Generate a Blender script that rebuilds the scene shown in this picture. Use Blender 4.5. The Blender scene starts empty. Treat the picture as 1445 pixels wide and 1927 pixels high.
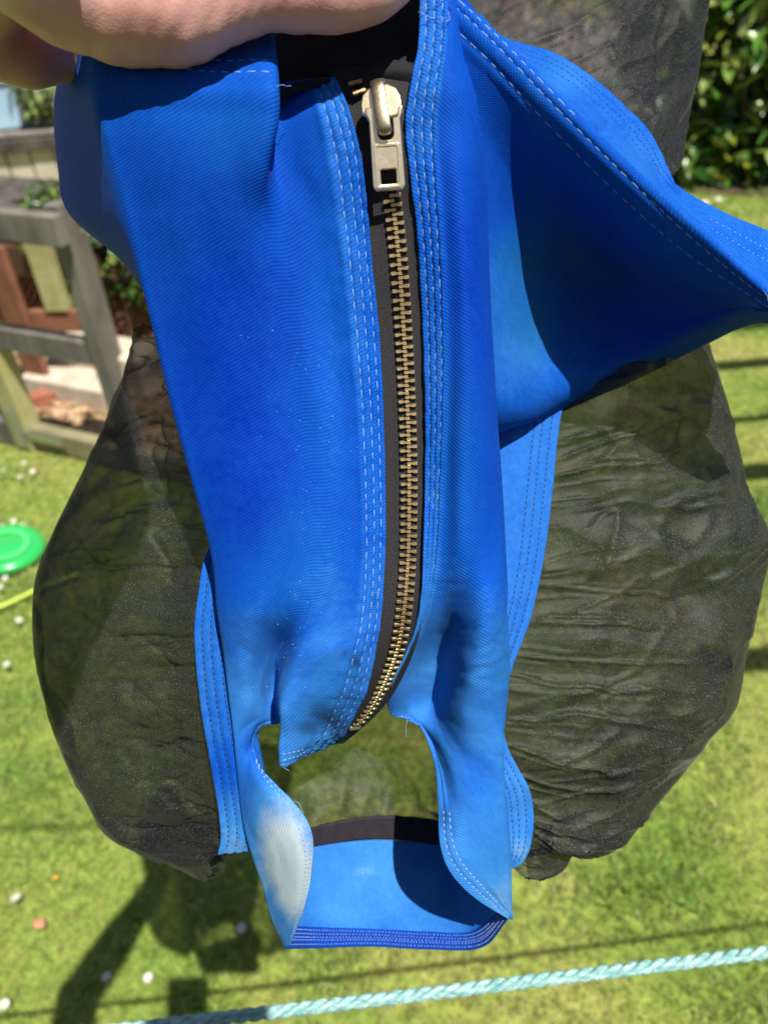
import bpy, bmesh, math, random
import numpy as np
from mathutils import Vector, Matrix

random.seed(7); rng = np.random.default_rng(7)
scn = bpy.context.scene
col = scn.collection
R_ = math.radians

# ------------------------------------------------------------------ camera
CAM = np.array([0.0, 0.0, 1.5]); PITCH = R_(38); ROLL = R_(4); FPX = 1447.0; CX, CY = 722.5, 963.5
F = np.array([0, math.cos(PITCH), -math.sin(PITCH)])
R0 = np.array([1.0, 0, 0]); U0 = np.array([0, math.sin(PITCH), math.cos(PITCH)])
RT = math.cos(ROLL) * R0 - math.sin(ROLL) * U0
UP = math.sin(ROLL) * R0 + math.cos(ROLL) * U0
cd = bpy.data.cameras.new('camera'); cam = bpy.data.objects.new('camera', cd); col.objects.link(cam)
cam.matrix_world = Matrix(((RT[0], UP[0], -F[0], CAM[0]), (RT[1], UP[1], -F[1], CAM[1]), (RT[2], UP[2], -F[2], CAM[2]), (0, 0, 0, 1)))
cd.sensor_fit = 'VERTICAL'; cd.sensor_height = 24.0; cd.lens = FPX / 1927 * 24.0
cd.clip_start = 0.01; cd.clip_end = 500
cd.dof.use_dof = True; cd.dof.focus_distance = 0.29; cd.dof.aperture_fstop = cd.lens / 2.7
scn.camera = cam

# ------------------------------------------------------------------ sun and sky
SUN = (335 - CX) * RT - (1850 - CY) * UP + FPX * F          # direction the sunlight travels
SUN = SUN / np.linalg.norm(SUN)
elev = math.asin(-SUN[2]); azim = math.atan2(-SUN[0], -SUN[1])
w = bpy.data.worlds.new('World'); scn.world = w; w.use_nodes = True
nt = w.node_tree; bg = nt.nodes['Background']; sky = nt.nodes.new('ShaderNodeTexSky')
sky.sky_type = 'NISHITA'; sky.sun_disc = False; sky.sun_elevation = elev; sky.sun_rotation = azim
nt.links.new(sky.outputs[0], bg.inputs[0]); bg.inputs[1].default_value = 0.065
sl = bpy.data.lights.new('sun', 'SUN'); so = bpy.data.objects.new('sun', sl); col.objects.link(so)
sl.energy = 5.0; sl.angle = R_(0.55); sl.color = (1.0, 0.95, 0.87)
so.rotation_euler = Vector(SUN).to_track_quat('-Z', 'Y').to_euler(); so.location = (1, -2, 5)
scn.view_settings.view_transform = 'Standard'; scn.view_settings.look = 'None'
scn.view_settings.gamma = 1.0; scn.view_settings.use_curve_mapping = False
scn.view_settings.exposure = 0.45
scn.cycles.transparent_max_bounces = 24

# ------------------------------------------------------------------ helpers
def P3(x, y, d):                       # picture position and distance in cm -> point in the place (m)
    x, y, d = np.asarray(x, float), np.asarray(y, float), np.asarray(d, float) / 100
    X = (x - CX) / FPX * d; Y = (y - CY) / FPX * d
    return CAM + X[..., None] * RT - Y[..., None] * UP + d[..., None] * F
def on_plane(x, y, z=0.0):             # where the sight line through a picture point meets the height z
    v = (x - CX) * RT - (y - CY) * UP + FPX * F
    return CAM + v * ((z - CAM[2]) / v[2])
def pix(p):
    v = np.asarray(p) - CAM; d = v @ F
    return CX + (v @ RT) / d * FPX, CY - (v @ UP) / d * FPX
def height_at(base, py):               # height above base whose picture row is py
    lo, hi = 0.0, 4.0
    for _ in range(40):
        m = (lo + hi) / 2
        if pix(np.array([base[0], base[1], m]))[1] > py: lo = m
        else: hi = m
    return lo
_tab = rng.random((256, 256))
def vnoise(x, y, seed=0):
    x = np.asarray(x, float) + seed * 17.31; y = np.asarray(y, float) + seed * 9.77
    xi = np.floor(x).astype(int); yi = np.floor(y).astype(int); fx = x - xi; fy = y - yi
    fx = fx * fx * (3 - 2 * fx); fy = fy * fy * (3 - 2 * fy)
    a = _tab[xi % 256, yi % 256]; b = _tab[(xi + 1) % 256, yi % 256]; c = _tab[xi % 256, (yi + 1) % 256]; d = _tab[(xi + 1) % 256, (yi + 1) % 256]
    return (a * (1 - fx) + b * fx) * (1 - fy) + (c * (1 - fx) + d * fx) * fy
def fbm(x, y, seed=0, o=3):
    s = 0; a = 0.5
    for k in range(o): s = s + a * (vnoise(x * 2 ** k, y * 2 ** k, seed + k * 3) - 0.5) * 2; a *= 0.5
    return s
def crumple(x, y, seed=0):
    """sharp-ridged facets: distance to scattered points"""
    x = np.asarray(x, float) + seed * 13.7; y = np.asarray(y, float) + seed * 5.3; xi = np.floor(x).astype(int); yi = np.floor(y).astype(int); best = np.full(x.shape, 9.0)
    for i in (-1, 0, 1):
        for j in (-1, 0, 1):
            a = (xi + i) % 256; b = (yi + j) % 256
            dx = xi + i + _tab[a, b] - x; dy = yi + j + _tab[b, (a + 71) % 256] - y; best = np.minimum(best, np.sqrt(dx * dx + dy * dy))
    return best
def sstep(a, b, x):
    t = np.clip((x - a) / (b - a), 0, 1); return t * t * (3 - 2 * t)

def tag(o, label=None, cat=None, group=None, kind=None):
    if label: o['label'] = label
    if cat: o['category'] = cat
    if group: o['group'] = group
    if kind: o['kind'] = kind
    return o
def empty(name, loc, label, cat, group=None):
    o = bpy.data.objects.new(name, None); col.objects.link(o); o.location = tuple(loc); o.empty_display_size = 0.02
    return tag(o, label, cat, group)
def base_of(o):
    v = Vector((0, 0, 0))
    while o: v += o.location; o = o.parent
    return np.array(v)
def add(name, verts, faces, mat, parent=None, smooth=True, loc=None):
    """one mesh object from world-space vertices"""
    me = bpy.data.meshes.new(name); verts = np.asarray(verts, float)
    o = bpy.data.objects.new(name, me); col.objects.link(o)
    off = np.zeros(3)
    if parent: o.parent = parent; off = base_of(parent)
    if loc is not None: o.location = tuple(np.asarray(loc) - off); off = np.asarray(loc, float)
    if isinstance(faces, np.ndarray):
        n, k = faces.shape
        me.vertices.add(len(verts)); me.vertices.foreach_set('co', (verts - off).ravel())
        me.loops.add(n * k); me.loops.foreach_set('vertex_index', faces.ravel().astype(np.int32))
        me.polygons.add(n); me.polygons.foreach_set('loop_start', np.arange(0, n * k, k, dtype=np.int32))
        me.polygons.foreach_set('loop_total', np.full(n, k, dtype=np.int32)); me.update(calc_edges=True)
    else:
        me.from_pydata((verts - off).tolist(), [], faces)
    if smooth: me.polygons.foreach_set('use_smooth', np.ones(len(me.polygons), bool))
    me.update()
    if mat: me.materials.append(mat)
    return o
def pcolor(o, name, arr):
    a = o.data.attributes.new(name, 'FLOAT_COLOR', 'POINT')
    if arr.shape[1] == 3: arr = np.concatenate([arr, np.ones((len(arr), 1))], 1)
    a.data.foreach_set('color', arr.astype(np.float32).ravel())

def boxmesh(c, ax, half):
    """verts/faces of a box: centre, three unit axes, half sizes"""
    v = []
    for i in (-1, 1):
        for j in (-1, 1):
            for k in (-1, 1):
                v.append(np.asarray(c) + i * half[0] * ax[0] + j * half[1] * ax[1] + k * half[2] * ax[2])
    f = [(0, 1, 3, 2), (4, 6, 7, 5), (0, 4, 5, 1), (2, 3, 7, 6), (0, 2, 6, 4), (1, 5, 7, 3)]
    return v, f
def beam(name, a, b, wd, th, mat, parent, up=(0, 0, 1), bevel=0.004, jig=0.0):
    """a sawn timber from a to b, wd across the up direction, th along it"""
    a = np.asarray(a, float); b = np.asarray(b, float); t = b - a; L = np.linalg.norm(t); t = t / L
    u = np.asarray(up, float); u = u - (u @ t) * t; u /= np.linalg.norm(u); s = np.cross(t, u)
    n = 6; vs = []; fs = []
    for i in range(n + 1):
        c = a + t * L * i / n + (s * random.uniform(-1, 1) + u * random.uniform(-1, 1)) * jig
        for (p, q) in ((-1, -1), (1, -1), (1, 1), (-1, 1)): vs.append(c + s * p * wd / 2 + u * q * th / 2)
    for i in range(n):
        for k in range(4): fs.append((i * 4 + k, i * 4 + (k + 1) % 4, i * 4 + 4 + (k + 1) % 4, i * 4 + 4 + k))
    fs.append((3, 2, 1, 0)); fs.append(tuple(n * 4 + k for k in range(4)))
    o = add(name, vs, fs, mat, parent, smooth=False)
    m = o.modifiers.new('bevel', 'BEVEL'); m.width = bevel; m.segments = 2; m.limit_method = 'ANGLE'
    return o

# ------------------------------------------------------------------ materials
def new_mat(name):
    m = bpy.data.materials.new(name); m.use_nodes = True
    return m, m.node_tree, m.node_tree.nodes['Principled BSDF']
def nd(t, typ, **kw):
    n = t.nodes.new(typ)
    for k, v in kw.items():
        if k in n.inputs.keys() if isinstance(k, str) else False: n.inputs[k].default_value = v
        else: setattr(n, k, v)
    return n
def noise_mat(name, c1, c2, scale=8, rough=0.8, detail=6, bump=0.2, bscale=60, spec=0.3, bdist=0.003, stretch=None, c3=None):
    m, t, b = new_mat(name); L = t.links.new
    tc = nd(t, 'ShaderNodeTexCoord'); mp = nd(t, 'ShaderNodeMapping'); L(tc.outputs['Object'], mp.inputs[0])
    if stretch: mp.inputs['Scale'].default_value = stretch
    n1 = nd(t, 'ShaderNodeTexNoise', Scale=scale, Detail=detail, Roughness=0.6); L(mp.outputs[0], n1.inputs[0])
    r = nd(t, 'ShaderNodeValToRGB'); L(n1.outputs[0], r.inputs[0])
    r.color_ramp.elements[0].position = 0.36; r.color_ramp.elements[1].position = 0.64
    r.color_ramp.elements[0].color = (*c1, 1); r.color_ramp.elements[1].color = (*c2, 1)
    if c3: e = r.color_ramp.elements.new(0.5); e.color = (*c3, 1)
    L(r.outputs[0], b.inputs['Base Color']); b.inputs['Roughness'].default_value = rough; b.inputs['Specular IOR Level'].default_value = spec
    if bump:
        n2 = nd(t, 'ShaderNodeTexNoise', Scale=bscale, Detail=4.0); L(mp.outputs[0], n2.inputs[0])
        bp = nd(t, 'ShaderNodeBump', Strength=bump, Distance=bdist); L(n2.outputs[0], bp.inputs['Height']); L(bp.outputs[0], b.inputs['Normal'])
    return m

def cloth_mat(name, ang=20, period=0.112, deep=(0.001, 0.025, 0.32), mid=(0.005, 0.082, 0.45), pale=(0.46, 0.56, 0.62), spec=0.10):
    """stretch twill: diagonal ribs from the cloth's own UV (cm), bleaching from the 'fade' attribute"""
    m, t, b = new_mat(name); L = t.links.new
    uv = nd(t, 'ShaderNodeUVMap'); mp = nd(t, 'ShaderNodeMapping'); L(uv.outputs[0], mp.inputs[0])
    mp.inputs['Rotation'].default_value = (0, 0, R_(ang))
    wv = nd(t, 'ShaderNodeTexWave', wave_type='BANDS', bands_direction='Y', wave_profile='SIN'); L(mp.outputs[0], wv.inputs[0])
    wv.inputs['Scale'].default_value = 0.31416 / period; wv.inputs['Distortion'].default_value = 0.10; wv.inputs['Detail'].default_value = 2
    wv.inputs['Detail Scale'].default_value = 3
    wv2 = nd(t, 'ShaderNodeTexWave', wave_type='BANDS', bands_direction='X'); L(mp.outputs[0], wv2.inputs[0]); wv2.inputs['Scale'].default_value = 0.31416 / 0.06
    fz = nd(t, 'ShaderNodeTexNoise', Scale=26.0, Detail=3.0); L(uv.outputs[0], fz.inputs[0])
    at = nd(t, 'ShaderNodeAttribute', attribute_name='fade')
    sp = nd(t, 'ShaderNodeSeparateColor'); L(at.outputs[0], sp.inputs[0])
    blot = nd(t, 'ShaderNodeTexNoise', Scale=0.55, Detail=5.0, Roughness=0.6); L(uv.outputs[0], blot.inputs[0])
    # fade factor = attribute red, broken up by blotches
    ad = nd(t, 'ShaderNodeMath', operation='MULTIPLY_ADD'); L(blot.outputs[0], ad.inputs[0]); ad.inputs[1].default_value = 0.14; ad.inputs[2].default_value = -0.07
    fine = nd(t, 'ShaderNodeTexNoise', Scale=3.2, Detail=5.0, Roughness=0.75); L(uv.outputs[0], fine.inputs[0]); ad2 = nd(t, 'ShaderNodeMath', operation='MULTIPLY_ADD'); L(fine.outputs[0], ad2.inputs[0]); ad2.inputs[1].default_value = 0.26; ad2.inputs[2].default_value = -0.13
    ad3 = nd(t, 'ShaderNodeMath', operation='ADD'); L(ad.outputs[0], ad3.inputs[0]); L(ad2.outputs[0], ad3.inputs[1])
    sm = nd(t, 'ShaderNodeMath', operation='ADD', use_clamp=True); L(sp.outputs[0], sm.inputs[0]); L(ad3.outputs[0], sm.inputs[1])
    r = nd(t, 'ShaderNodeValToRGB'); L(sm.outputs[0], r.inputs[0]); cr = r.color_ramp
    cr.elements[0].color = (*deep, 1); cr.elements[1].color = (*pale, 1)
    e = cr.elements.new(0.30); e.color = (*mid, 1)
    e = cr.elements.new(0.62); e.color = (0.045, 0.23, 0.60, 1)
    # greenish wear (green channel) and dirt with painted ripple shade (blue channel)
    mx = nd(t, 'ShaderNodeMix', data_type='RGBA'); L(sp.outputs[1], mx.inputs[0]); L(r.outputs[0], mx.inputs[6]); mx.inputs[7].default_value = (0.010, 0.125, 0.33, 1)
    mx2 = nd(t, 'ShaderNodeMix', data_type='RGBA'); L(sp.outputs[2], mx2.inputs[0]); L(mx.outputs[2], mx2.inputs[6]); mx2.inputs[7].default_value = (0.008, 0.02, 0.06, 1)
    # rib contrast
    rb = nd(t, 'ShaderNodeMapRange'); L(wv.outputs[1], rb.inputs[0]); rb.inputs[3].default_value = 0.87; rb.inputs[4].default_value = 1.08
    fr = nd(t, 'ShaderNodeMapRange'); L(fz.outputs[0], fr.inputs[0]); fr.inputs[1].default_value = 0.3; fr.inputs[2].default_value = 0.7; fr.inputs[3].default_value = 0.86; fr.inputs[4].default_value = 1.14
    mu = nd(t, 'ShaderNodeMath', operation='MULTIPLY'); L(rb.outputs[0], mu.inputs[0]); L(fr.outputs[0], mu.inputs[1])
    vm = nd(t, 'ShaderNodeVectorMath', operation='SCALE'); L(mx2.outputs[2], vm.inputs[0]); L(mu.outputs[0], vm.inputs['Scale'])
    L(vm.outputs[0], b.inputs['Base Color'])
    hs = nd(t, 'ShaderNodeMath', operation='MULTIPLY_ADD'); L(wv2.outputs[1], hs.inputs[0]); hs.inputs[1].default_value = 0.35; L(wv.outputs[1], hs.inputs[2])
    h2 = nd(t, 'ShaderNodeMath', operation='MULTIPLY_ADD'); L(fz.outputs[0], h2.inputs[0]); h2.inputs[1].default_value = 0.8; L(hs.outputs[0], h2.inputs[2])
    bp = nd(t, 'ShaderNodeBump', Strength=0.42, Distance=0.00022); L(h2.outputs[0], bp.inputs['Height']); L(bp.outputs[0], b.inputs['Normal'])
    b.inputs['Roughness'].default_value = 0.55; b.inputs['Specular IOR Level'].default_value = spec
    b.inputs['IOR'].default_value = 1.25; b.inputs['Sheen Weight'].default_value = 0.02; b.inputs['Sheen Roughness'].default_value = 0.4; b.inputs['Sheen Tint'].default_value = (0.5, 0.7, 1, 1)
    return m

def sheer_mat(name, T=0.36):
    m, t, b = new_mat(name); L = t.links.new; out = t.nodes['Material Output']
    uv = nd(t, 'ShaderNodeUVMap')
    n1 = nd(t, 'ShaderNodeTexNoise', Scale=13.0, Detail=3.0, Roughness=0.7); L(uv.outputs[0], n1.inputs[0])
    n2 = nd(t, 'ShaderNodeTexNoise', Scale=7.0, Detail=4.0, Roughness=0.7); L(uv.outputs[0], n2.inputs[0])
    b.inputs['Base Color'].default_value = (0.012, 0.012, 0.015, 1)
    b.inputs['Roughness'].default_value = 0.48; b.inputs['Specular IOR Level'].default_value = 0.30
    b.inputs['Sheen Weight'].default_value = 0.07; b.inputs['Sheen Roughness'].default_value = 0.35; b.inputs['Sheen Tint'].default_value = (0.8, 0.85, 0.9, 1)
    bp = nd(t, 'ShaderNodeBump', Strength=0.5, Distance=0.0004); L(n1.outputs[0], bp.inputs['Height']); L(bp.outputs[0], b.inputs['Normal'])
    # glints of single threads, painted into the base colour as pale specks
    cr = nd(t, 'ShaderNodeMapRange'); L(n1.outputs[0], cr.inputs[0]); cr.inputs[1].default_value = 0.56; cr.inputs[2].default_value = 0.76; cr.inputs[3].default_value = 0.0; cr.inputs[4].default_value = 0.42
    mxc = nd(t, 'ShaderNodeMix', data_type='RGBA'); L(cr.outputs[0], mxc.inputs[0]); mxc.inputs[6].default_value = (0.009, 0.009, 0.011, 1); mxc.inputs[7].default_value = (0.55, 0.57, 0.55, 1)
    L(mxc.outputs[2], b.inputs['Base Color'])
    # thread cover grows where the net is seen edge-on
    lw = nd(t, 'ShaderNodeLayerWeight'); lw.inputs[0].default_value = 0.5
    cs = nd(t, 'ShaderNodeMath', operation='SUBTRACT', use_clamp=False); cs.inputs[0].default_value = 1.04; L(lw.outputs['Facing'], cs.inputs[1])
    iv = nd(t, 'ShaderNodeMath', operation='DIVIDE'); iv.inputs[0].default_value = 1.0; L(cs.outputs[0], iv.inputs[1])
    pw = nd(t, 'ShaderNodeMath', operation='POWER'); pw.inputs[0].default_value = T; L(iv.outputs[0], pw.inputs[1])
    mr = nd(t, 'ShaderNodeMapRange'); L(n2.outputs[0], mr.inputs[0]); mr.inputs[1].default_value = 0.3; mr.inputs[2].default_value = 0.7; mr.inputs[3].default_value = 0.86; mr.inputs[4].default_value = 1.14
    mm = nd(t, 'ShaderNodeMath', operation='MULTIPLY', use_clamp=True); L(pw.outputs[0], mm.inputs[0]); L(mr.outputs[0], mm.inputs[1])
    al = nd(t, 'ShaderNodeMath', operation='SUBTRACT'); al.inputs[0].default_value = 1.0; L(mm.outputs[0], al.inputs[1])
    tr = nd(t, 'ShaderNodeBsdfTransparent'); ms = nd(t, 'ShaderNodeMixShader')
    L(al.outputs[0], ms.inputs[0]); L(tr.outputs[0], ms.inputs[1]); L(b.outputs[0], ms.inputs[2]); L(ms.outputs[0], out.inputs[0])
    return m

def plain(name, c, rough=0.5, metal=0.0, spec=0.5):
    m, t, b = new_mat(name); b.inputs['Base Color'].default_value = (*c, 1); b.inputs['Roughness'].default_value = rough
    b.inputs['Metallic'].default_value = metal; b.inputs['Specular IOR Level'].default_value = spec
    return m
def attr_mat(name, rough=0.7, spec=0.25, transl=0.0):
    m, t, b = new_mat(name); a = nd(t, 'ShaderNodeAttribute', attribute_name='col'); t.links.new(a.outputs[0], b.inputs['Base Color'])
    b.inputs['Roughness'].default_value = rough; b.inputs['Specular IOR Level'].default_value = spec
    if transl:
        tl = nd(t, 'ShaderNodeBsdfTranslucent'); t.links.new(a.outputs[0], tl.inputs[0]); ms = nd(t, 'ShaderNodeMixShader'); ms.inputs[0].default_value = transl
        t.links.new(b.outputs[0], ms.inputs[1]); t.links.new(tl.outputs[0], ms.inputs[2]); t.links.new(ms.outputs[0], t.nodes['Material Output'].inputs[0])
    return m

M = {}
M['cloth_l'] = cloth_mat('blue_twill', 30)
M['cloth_r'] = cloth_mat('blue_twill_counter', -32)
M['cloth_v'] = cloth_mat('blue_twill_steep', 75)
M['hem'] = cloth_mat('royal_hem_tape', 88, 0.09, deep=(0.004, 0.035, 0.30), mid=(0.008, 0.07, 0.38))
M['sheer'] = sheer_mat('black_net', 0.38)
M['sheer_thin'] = sheer_mat('black_net_thin', 0.52)
M['thread_w'] = plain('pale_thread', (0.24, 0.37, 0.58), 0.6)
M['thread_d'] = plain('navy_thread', (0.012, 0.014, 0.03), 0.6)
M['thread_v'] = plain('lilac_thread', (0.30, 0.42, 0.75), 0.6)
def webbing(name, c1, c2, pu, pv):
    """plain woven tape: two crossed thread systems, periods in cm"""
    m, t, b = new_mat(name); L = t.links.new
    uv = nd(t, 'ShaderNodeUVMap'); sx = nd(t, 'ShaderNodeSeparateXYZ'); L(uv.outputs[0], sx.inputs[0])
    def wav(o_, per):
        k = nd(t, 'ShaderNodeMath', operation='MULTIPLY'); L(o_, k.inputs[0]); k.inputs[1].default_value = 6.2832 / per
        s_ = nd(t, 'ShaderNodeMath', operation='SINE'); L(k.outputs[0], s_.inputs[0]); return s_.outputs[0]
    pr = nd(t, 'ShaderNodeMath', operation='MULTIPLY'); L(wav(sx.outputs[0], pu), pr.inputs[0]); L(wav(sx.outputs[1], pv), pr.inputs[1])
    nz = nd(t, 'ShaderNodeTexNoise', Scale=14.0, Detail=3.0); L(uv.outputs[0], nz.inputs[0])
    ad = nd(t, 'ShaderNodeMath', operation='MULTIPLY_ADD'); L(nz.outputs[0], ad.inputs[0]); ad.inputs[1].default_value = 1.6; L(pr.outputs[0], ad.inputs[2])
    mr = nd(t, 'ShaderNodeMapRange'); L(ad.outputs[0], mr.inputs[0]); mr.inputs[1].default_value = 0.3; mr.inputs[2].default_value = 1.7
    mx = nd(t, 'ShaderNodeMix', data_type='RGBA'); L(mr.outputs[0], mx.inputs[0]); mx.inputs[6].default_value = (*c1, 1); mx.inputs[7].default_value = (*c2, 1)
    L(mx.outputs[2], b.inputs['Base Color']); b.inputs['Roughness'].default_value = 0.6; b.inputs['Specular IOR Level'].default_value = 0.2
    bp = nd(t, 'ShaderNodeBump', Strength=0.5, Distance=0.0003); L(mr.outputs[0], bp.inputs['Height']); L(bp.outputs[0], b.inputs['Normal'])
    return m
M['tape'] = webbing('black_zip_tape', (0.006, 0.006, 0.007), (0.055, 0.052, 0.056), 0.10, 0.10)
M['webbing'] = webbing('black_webbing', (0.003, 0.004, 0.006), (0.035, 0.037, 0.042), 0.09, 0.09)
M['elastic'] = webbing('black_elastic', (0.010, 0.008, 0.012), (0.045, 0.040, 0.052), 0.12, 0.5)

# ------------------------------------------------------------------ cloth surfaces
def cr_interp(C, counts, sharp=()):
    """Catmull-Rom along axis 0 with counts[i] samples in segment i; also returns the sample parameter"""
    n = len(C); out = []; par = []
    ext = np.concatenate([(2 * C[0] - C[1])[None], C, (2 * C[-1] - C[-2])[None]])
    for i in range(n - 1):
        p0, p1, p2, p3 = ext[i], ext[i + 1], ext[i + 2], ext[i + 3]
        k = counts[i]
        if i in sharp: p0 = 2 * p1 - p2
        if i + 1 in sharp: p3 = 2 * p2 - p1
        for j in range(k + (1 if i == n - 2 else 0)):
            t = j / k; par.append(i + t)
            out.append(0.5 * ((2 * p1) + (-p0 + p2) * t + (2 * p0 - 5 * p1 + 4 * p2 - p3) * t * t + (-p0 + 3 * p1 - 3 * p2 + p3) * t ** 3))
    return np.array(out), np.array(par)

class Surf:
    """a draped piece: rows[r][c] = (x, y, distance cm)"""
    def __init__(s, rows, ncol, nrow, sharp=()):
        A = np.array(rows, float)                          # R,C,3
        W = P3(A[..., 0], A[..., 1], A[..., 2])
        nr = nrow if isinstance(nrow, list) else [nrow] * (len(A) - 1)
        nc = ncol if isinstance(ncol, list) else [ncol] * (A.shape[1] - 1)
        W, s.tp = cr_interp(W, nr)
        W, s.sp = cr_interp(np.swapaxes(W, 0, 1), nc, sharp); s.W = np.swapaxes(W, 0, 1)
        Q, _ = cr_interp(A, nr); Q, _ = cr_interp(np.swapaxes(Q, 0, 1), nc, sharp); s.Q = np.swapaxes(Q, 0, 1)   # pattern positions for wear
        s.T, s.S = np.meshgrid(s.tp, s.sp, indexing='ij'); s.uvs()
    def uvs(s):
        du = np.linalg.norm(np.diff(s.W, axis=1), axis=2) * 100; dv = np.linalg.norm(np.diff(s.W, axis=0), axis=2) * 100
        mid = s.W.shape[1] // 2
        s.U = np.concatenate([np.zeros((len(s.W), 1)), np.cumsum(du, 1)], 1); s.U -= s.U[:, mid:mid + 1]
        s.V = np.concatenate([np.zeros((1, s.W.shape[1])), np.cumsum(dv, 0)], 0); s.V = np.repeat(s.V[:, mid:mid + 1], s.W.shape[1], 1) * 0.8 + s.V * 0.2
    def normals(s):
        a = np.gradient(s.W, axis=1); b = np.gradient(s.W, axis=0); n = np.cross(a, b)
        n /= np.linalg.norm(n, axis=2, keepdims=True) + 1e-12
        flip = np.sign(np.sum(n * (CAM - s.W), axis=2).mean()); return n * flip
    def push(s, h):                                        # displace by h cm along the outward side
        s.W = s.W + s.normals() * (h / 100)[..., None]; return s
    def at(s, t, c):                                       # point + normal at fractional control coordinates
        i = np.interp(t, s.tp, np.arange(len(s.tp))); j = np.interp(c, s.sp, np.arange(len(s.sp)))
        i0 = np.clip(np.floor(i).astype(int), 0, len(s.tp) - 2); j0 = np.clip(np.floor(j).astype(int), 0, len(s.sp) - 2); a = (i - i0)[..., None]; b = (j - j0)[..., None]
        def g(X): return (X[i0, j0] * (1 - a) + X[i0 + 1, j0] * a) * (1 - b) + (X[i0, j0 + 1] * (1 - a) + X[i0 + 1, j0 + 1] * a) * b
        return g(s.W), g(s.normals())
    def build(s, name, mat, parent, cut=None, thick=0.0012, fade=None, flipu=False):
        n, m = s.W.shape[:2]; idx = np.arange(n * m).reshape(n, m)
        f = np.stack([idx[:-1, :-1], idx[:-1, 1:], idx[1:, 1:], idx[1:, :-1]], -1).reshape(-1, 4)
        if cut is not None:
            tc = (s.T[:-1, :-1] + s.T[1:, 1:]) / 2; sc = (s.S[:-1, :-1] + s.S[1:, 1:]) / 2
            f = f[~cut(tc, sc).ravel()]
        used = np.unique(f); remap = -np.ones(n * m, int); remap[used] = np.arange(len(used)); f = remap[f]
        o = add(name, s.W.reshape(-1, 3)[used], f, mat, parent)
        uvl = o.data.uv_layers.new(name='UVMap'); UV = np.stack([s.U.ravel(), s.V.ravel()], 1)[used]
        if flipu: UV[:, 0] *= -1
        vi = np.zeros(len(o.data.loops), np.int32); o.data.loops.foreach_get('vertex_index', vi)
        uvl.data.foreach_set('uv', UV[vi].astype(np.float32).ravel())
        c = np.zeros((n * m, 3))
        if fade is not None: c = fade(s).reshape(-1, 3)
        pcolor(o, 'fade', c[used])
        if thick:
            md = o.modifiers.new('thickness', 'SOLIDIFY'); md.thickness = thick; md.offset = 0
        return o

def blobs(s, lst):
    """soft-edged marks in the cloth: (x, y, rx, ry, strength)"""
    x, y = s.Q[..., 0], s.Q[..., 1]; out = np.zeros(x.shape)
    wob = fbm(x / 60, y / 60, 5) * 0.25
    for (bx, by, rx, ry, a) in lst:
        r = np.sqrt(((x - bx) / rx) ** 2 + ((y - by) / ry) ** 2) + wob
        out = out + a * sstep(1.35, 0.0, r)
    return out
def hem(s, ca, cb, lines, amp=0.05, width=0.09, pucker=0.5, t0=-1, t1=99, seed=0):
    """stitched hem between columns ca and cb: ridges between the stitch lines"""
    f = (s.S - ca) / (cb - ca); h = np.ones(f.shape)
    for k in lines: h = h * (1 - np.exp(-((f - k) / width) ** 2))
    env = sstep(-0.12, 0.02, f) * (f <= 1.001) * sstep(t0, t0 + 0.3, s.T) * sstep(t1, t1 - 0.3, s.T)
    h = env * amp * h * (1 - pucker * 0.5 + pucker * vnoise(s.V * 5.5, f * 1.5, seed)) 
    return h
STITCHES = []
def stitches(s, parent, mat, cfun, t0, t1, length=0.33, gap=0.11, r=0.015, lift=0.062, name='stitching', wob=0.0):
    """a run of thread stitches along a column line of the cloth"""
    tt = np.linspace(t0, t1, 600); cc = np.array([cfun(t) if callable(cfun) else cfun for t in tt])
    if wob: cc = cc + wob * fbm(tt * 2.3, cc * 0, 4)
    pts, nor = s.at(tt, cc); arc = np.concatenate([[0], np.cumsum(np.linalg.norm(np.diff(pts, axis=0), axis=1))]) * 100
    V = []; Fc = []; a = 0.05
    while a + length < arc[-1]:
        ln = length * random.uniform(0.78, 1.2)
        q = [a + ln * k for k in (0, 0.12, 0.5, 0.88, 1.0)]; base = len(V)
        cs = [np.array([np.interp(x, arc, pts[:, k]) for k in range(3)]) for x in q]; ns = [np.array([np.interp(x, arc, nor[:, k]) for k in range(3)]) for x in q]
        tg = cs[-1] - cs[0]; tg /= np.linalg.norm(tg) + 1e-9
        for k in range(5):
            n = ns[k] / (np.linalg.norm(ns[k]) + 1e-9); sd = np.cross(tg, n); h = lift * (0.2, 0.85, 1.0, 0.85, 0.2)[k]; rr = r * (0.35, 0.9, 1, 0.9, 0.35)[k]
            for g in range(4):
                an = math.pi / 4 + g * math.pi / 2
                V.append(cs[k] + (n * (h + rr * math.sin(an)) + sd * rr * 1.25 * math.cos(an)) / 100)
        for k in range(4):
            for g in range(4): Fc.append((base + k * 4 + g, base + k * 4 + (g + 1) % 4, base + k * 4 + 4 + (g + 1) % 4, base + k * 4 + 4 + g))
        Fc.append((base, base + 3, base + 2, base + 1)); Fc.append((base + 16, base + 17, base + 18, base + 19))
        a += ln + gap * random.uniform(0.7, 1.3)
    if V: return tag(add(name, V, Fc, mat, parent), kind='stuff')


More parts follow.
